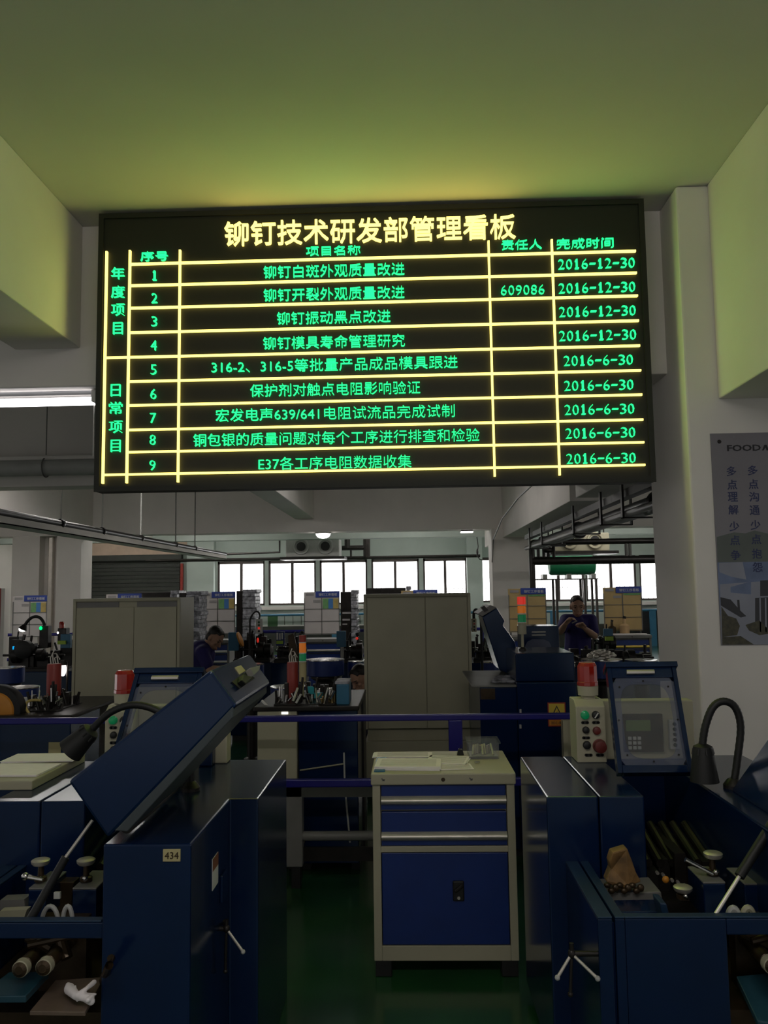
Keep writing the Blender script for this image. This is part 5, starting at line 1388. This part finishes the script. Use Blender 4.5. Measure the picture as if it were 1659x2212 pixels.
# ------------------------------------------------------------------ people
def person(label, base, J):
    r = thing('person', label, 'person', base)
    s = MB(); H = Vector(J['head']); F = Vector(J['face']).normalized(); U = Vector(J['up']).normalized()
    S = F.cross(U).normalized(); U = S.cross(F).normalized()
    mx = Matrix((S, F, U)).transposed()
    L = lambda a, b, c: H + S * a + F * b + U * c
    s.ell(L(0, -.005, .02), .076, .093, .098, 20, 14, mx); s.ell(L(0, .030, -.045), .056, .058, .070, 16, 10, mx)
    s.caps(L(0, .088, .008), L(0, .106, -.022), .009, .015, 8); s.caps(L(0, .082, -.062), L(0, .084, -.062), .022, .020, 8)
    for q in (-1, 1):
        s.ell(L(.077 * q, -.012, -.008), .012, .022, .034, 10, 8, mx); s.ell(L(.040 * q, .062, -.018), .022, .018, .020, 10, 8, mx)
        s.caps(L(.018 * q, .084, .034), L(.046 * q, .070, .032), .011, .009, 8)
    N, Cc, Bl, P = (Vector(J[k]) for k in ('neck', 'chest', 'belly', 'pelvis'))
    s.caps(L(0, -.02, -.07), N, .052, .060); s.caps(N, Cc, .065, .13); s.caps(Cc, Bl, .135, .135); s.caps(Bl, P, .135, .14)
    shirt = MB(); tr = MB(); sho = MB()
    shirt.caps(N + (Cc - N) * .28, Cc, .085, .150); shirt.caps(Cc, Bl, .158, .158); shirt.caps(Bl, P, .158, .165)
    ac = None
    for sh, el, wr, hd in J['arms']:
        sh, el, wr, hd = map(Vector, (sh, el, wr, hd)); hd = hd.normalized()
        s.caps(N + (Cc - N) * .25, sh, .06, .058); s.caps(sh, el, .050, .040); s.caps(el, el + (wr - el) * .35, .040, .041); s.caps(el + (wr - el) * .35, wr, .041, .027)
        shirt.caps(N + (Cc - N) * .28, sh, .075, .078); shirt.caps(Cc, sh, .13, .075); shirt.caps(sh, sh + (el - sh) * .72, .075, .068)
        inn = (J['grip'] - wr).normalized() if 'grip' in J else F
        side = hd.cross(inn).normalized(); inn = side.cross(hd).normalized()
        pc = wr + hd * .05
        s.caps(wr, wr + hd * .03, .027, .026)
        for k in range(4): s.caps(wr + hd * .03 + side * (-.026 + .0175 * k), wr + hd * .085 + side * (-.030 + .020 * k), .015, .012, 8)
        for k, ln in enumerate((.036, .042, .039, .030)):
            b0 = wr + hd * .085 + side * (-.030 + .020 * k); b1 = b0 + hd * ln * .7 + inn * ln * .55; b2_ = b1 + hd * ln * .10 + inn * ln * .8
            s.caps(b0, b1, .0105, .0095, 8); s.caps(b1, b2_, .0095, .0080, 8)
        t0 = wr + hd * .03 - side * .030; t1 = t0 + hd * .035 - side * .022 + inn * .012; t2 = t1 + hd * .03 + inn * .016 + side * .006
        s.caps(t0, t1, .013, .011, 8); s.caps(t1, t2, .011, .009, 8)
    for hp, kn, an, toe in J['legs']:
        hp, kn, an, toe = map(Vector, (hp, kn, an, toe))
        s.caps(hp, kn, .085, .055); s.caps(kn, an, .055, .038); s.caps(an, toe, .04, .035)
        tr.caps(hp, kn, .105, .078); tr.caps(kn, an, .078, .068); tr.caps(P, hp, .13, .11)
        sho.caps(an + Vector((0, 0, -.03)), toe + Vector((0, 0, -.005)), .052, .045)
    body = s.build('body', 'skin', r)

    def rm_(o, v, it):
        m_ = o.modifiers.new('remesh', 'REMESH'); m_.mode = 'VOXEL'; m_.voxel_size = v; m_.use_smooth_shade = True
        q_ = o.modifiers.new('smooth', 'SMOOTH'); q_.iterations = it; q_.factor = .5
    rm_(body, .0055, 3)
    sb = shirt.build('work_shirt', 'shirt', body); rm_(sb, .012, 6)
    tb = tr.build('trousers', 'trous', body); rm_(tb, .014, 6)
    ob = sho.build('shoes', 'black', body); rm_(ob, .012, 4)
    col = MB(); col.tube([N + (Cc - N) * .18 + S * .078 * math.cos(t) + F * (.075 * math.sin(t) + .01) + U * (.018 - .018 * math.sin(t)) for t in [2 * math.pi * i / 20 for i in range(21)]], .017, 8)
    col.build('collar', 'shirt', sb, smooth=True)
    h = MB(); h.ell(L(0, -.034, .060), .081, .086, .074, 20, 14, mx); h.ell(L(0, -.045, .005), .079, .062, .075, 18, 12, mx)
    for k in range(9):
        h.caps(L(-.056 + .014 * k, .020, .114 - .0016 * (k - 4) ** 2), L(-.056 + .014 * k, .050, .104 - .0017 * (k - 4) ** 2), .014, .008, 8)
    ho = h.build('hair', 'hair', body); rm_(ho, .006, 2)
    for q in (-1, 1):
        MB().ell(L(.033 * q, .076, .012), .013, .007, .006, 10, 8, mx).build('eye', 'black', body, smooth=True)
        MB().caps(L(.018 * q, .089, .036), L(.048 * q, .076, .038), .005, .004, 8).build('eyebrow', 'hair', body, smooth=True)
    MB().caps(L(-.020, .096, -.064), L(.020, .096, -.064), .0045, .0045, 8).build('mouth', 'red', body, smooth=True)
    return r


Y = 9.9
p = lambda a, b, y=Y: at(a, b, y)
fl = p(1247, 1440)
grip = p(1242, 1342, 9.45)
person('standing worker in a purple-blue shirt facing us, hands raised at his chest', (fl.x, Y, 0), dict(
    head=p(1247, 1311, 9.84), face=(-.05, -1, -.25), up=(0, -.2, 1), neck=p(1248, 1332), chest=p(1249, 1358), belly=p(1248, 1392), pelvis=p(1247, 1425), grip=grip,
    arms=((p(1222, 1340), p(1211, 1364, 9.72), p(1222, 1347, 9.53), p(1231, 1338, 9.50) - p(1222, 1347, 9.53)),
          (p(1277, 1340), p(1284, 1374, 9.72), p(1264, 1358, 9.53), p(1253, 1346, 9.50) - p(1264, 1358, 9.53))),
    legs=(((fl.x - .10, Y, .86), (fl.x - .11, Y - .02, .48), (fl.x - .12, Y + .02, .09), (fl.x - .14, Y - .13, .05)),
          ((fl.x + .10, Y, .86), (fl.x + .11, Y - .02, .48), (fl.x + .12, Y + .02, .09), (fl.x + .14, Y - .13, .05)))))
tl = at(1241, 1343, 9.46)
o = MB().cyl(tl - Vector((.03, 0, .015)), tl + Vector((.03, 0, .01)), .007, n=8).build('small_part', 'alu'); tag(o, 'small metal part held by the standing worker', 'part')
Y = 8.9
fl = p(418, 1480, Y); z0 = fl.z
person('worker in a purple-blue shirt bent over a machine at the left, seen from the side', (fl.x, Y, 0), dict(
    head=p(463, 1380, Y), face=(.72, -.30, -.62), up=(.62, .0, .75), neck=p(446, 1397, Y), chest=p(434, 1414, Y), belly=p(424, 1442, Y), pelvis=p(415, 1470, Y), grip=p(490, 1448, Y - .1),
    arms=((p(437, 1410, Y - .16), p(452, 1446, Y - .22), p(480, 1446, Y - .2), (1, 0, -.15)), (p(437, 1410, Y + .17), p(452, 1446, Y + .22), p(480, 1446, Y + .16), (1, 0, -.15))),
    legs=(((fl.x + .02, Y - .09, .78), (fl.x + .06, Y - .1, .43), (fl.x, Y - .1, .09), (fl.x + .16, Y - .12, .05)), ((fl.x + .02, Y + .09, .78), (fl.x + .06, Y + .1, .43), (fl.x, Y + .1, .09), (fl.x + .16, Y + .12, .05)))))
Y = 8.0
hc = p(777, 1466, Y)
st_ = thing('stool', 'round work stool hidden behind the central cream cabinet under the seated worker', 'stool', (hc.x + .05, Y + .05, 0))
MB().lathe((hc.x + .05, Y + .05, .40), [(.14, 0), (.16, .01), (.16, .04), (.13, .05)], 20).build('seat', 'black', st_, smooth=True)
for q in range(4): MB().cyl((hc.x + .05 + .1 * math.cos(q * 1.57 + .78), Y + .05 + .1 * math.sin(q * 1.57 + .78), .40), (hc.x + .05 + .17 * math.cos(q * 1.57 + .78), Y + .05 + .17 * math.sin(q * 1.57 + .78), 0), .012, n=8).build('leg', 'dark', st_)
person('seated worker with bowed head half hidden by the central cream cabinet', (hc.x, Y, 0), dict(
    head=(hc.x, Y, hc.z), face=(-.55, -.6, -.55), up=(-.3, -.3, .9), neck=(hc.x + .04, Y + .05, hc.z - .13), chest=(hc.x + .06, Y + .08, hc.z - .28), belly=(hc.x + .07, Y + .07, hc.z - .40), pelvis=(hc.x + .06, Y + .05, .55),
    grip=Vector((hc.x - .15, Y - .35, .66)),
    arms=(((hc.x - .13, Y + .0, hc.z - .20), (hc.x - .17, Y - .12, .56), (hc.x - .14, Y - .30, .62), (.2, -1, .1)), ((hc.x + .24, Y + .08, hc.z - .20), (hc.x + .22, Y - .05, .56), (hc.x + .02, Y - .26, .62), (-.5, -1, .1))),
    legs=(((hc.x - .04, Y, .53), (hc.x - .10, Y - .38, .50), (hc.x - .10, Y - .34, .09), (hc.x - .11, Y - .48, .05)), ((hc.x + .16, Y, .53), (hc.x + .14, Y - .36, .50), (hc.x + .14, Y - .32, .09), (hc.x + .14, Y - .46, .05)))))
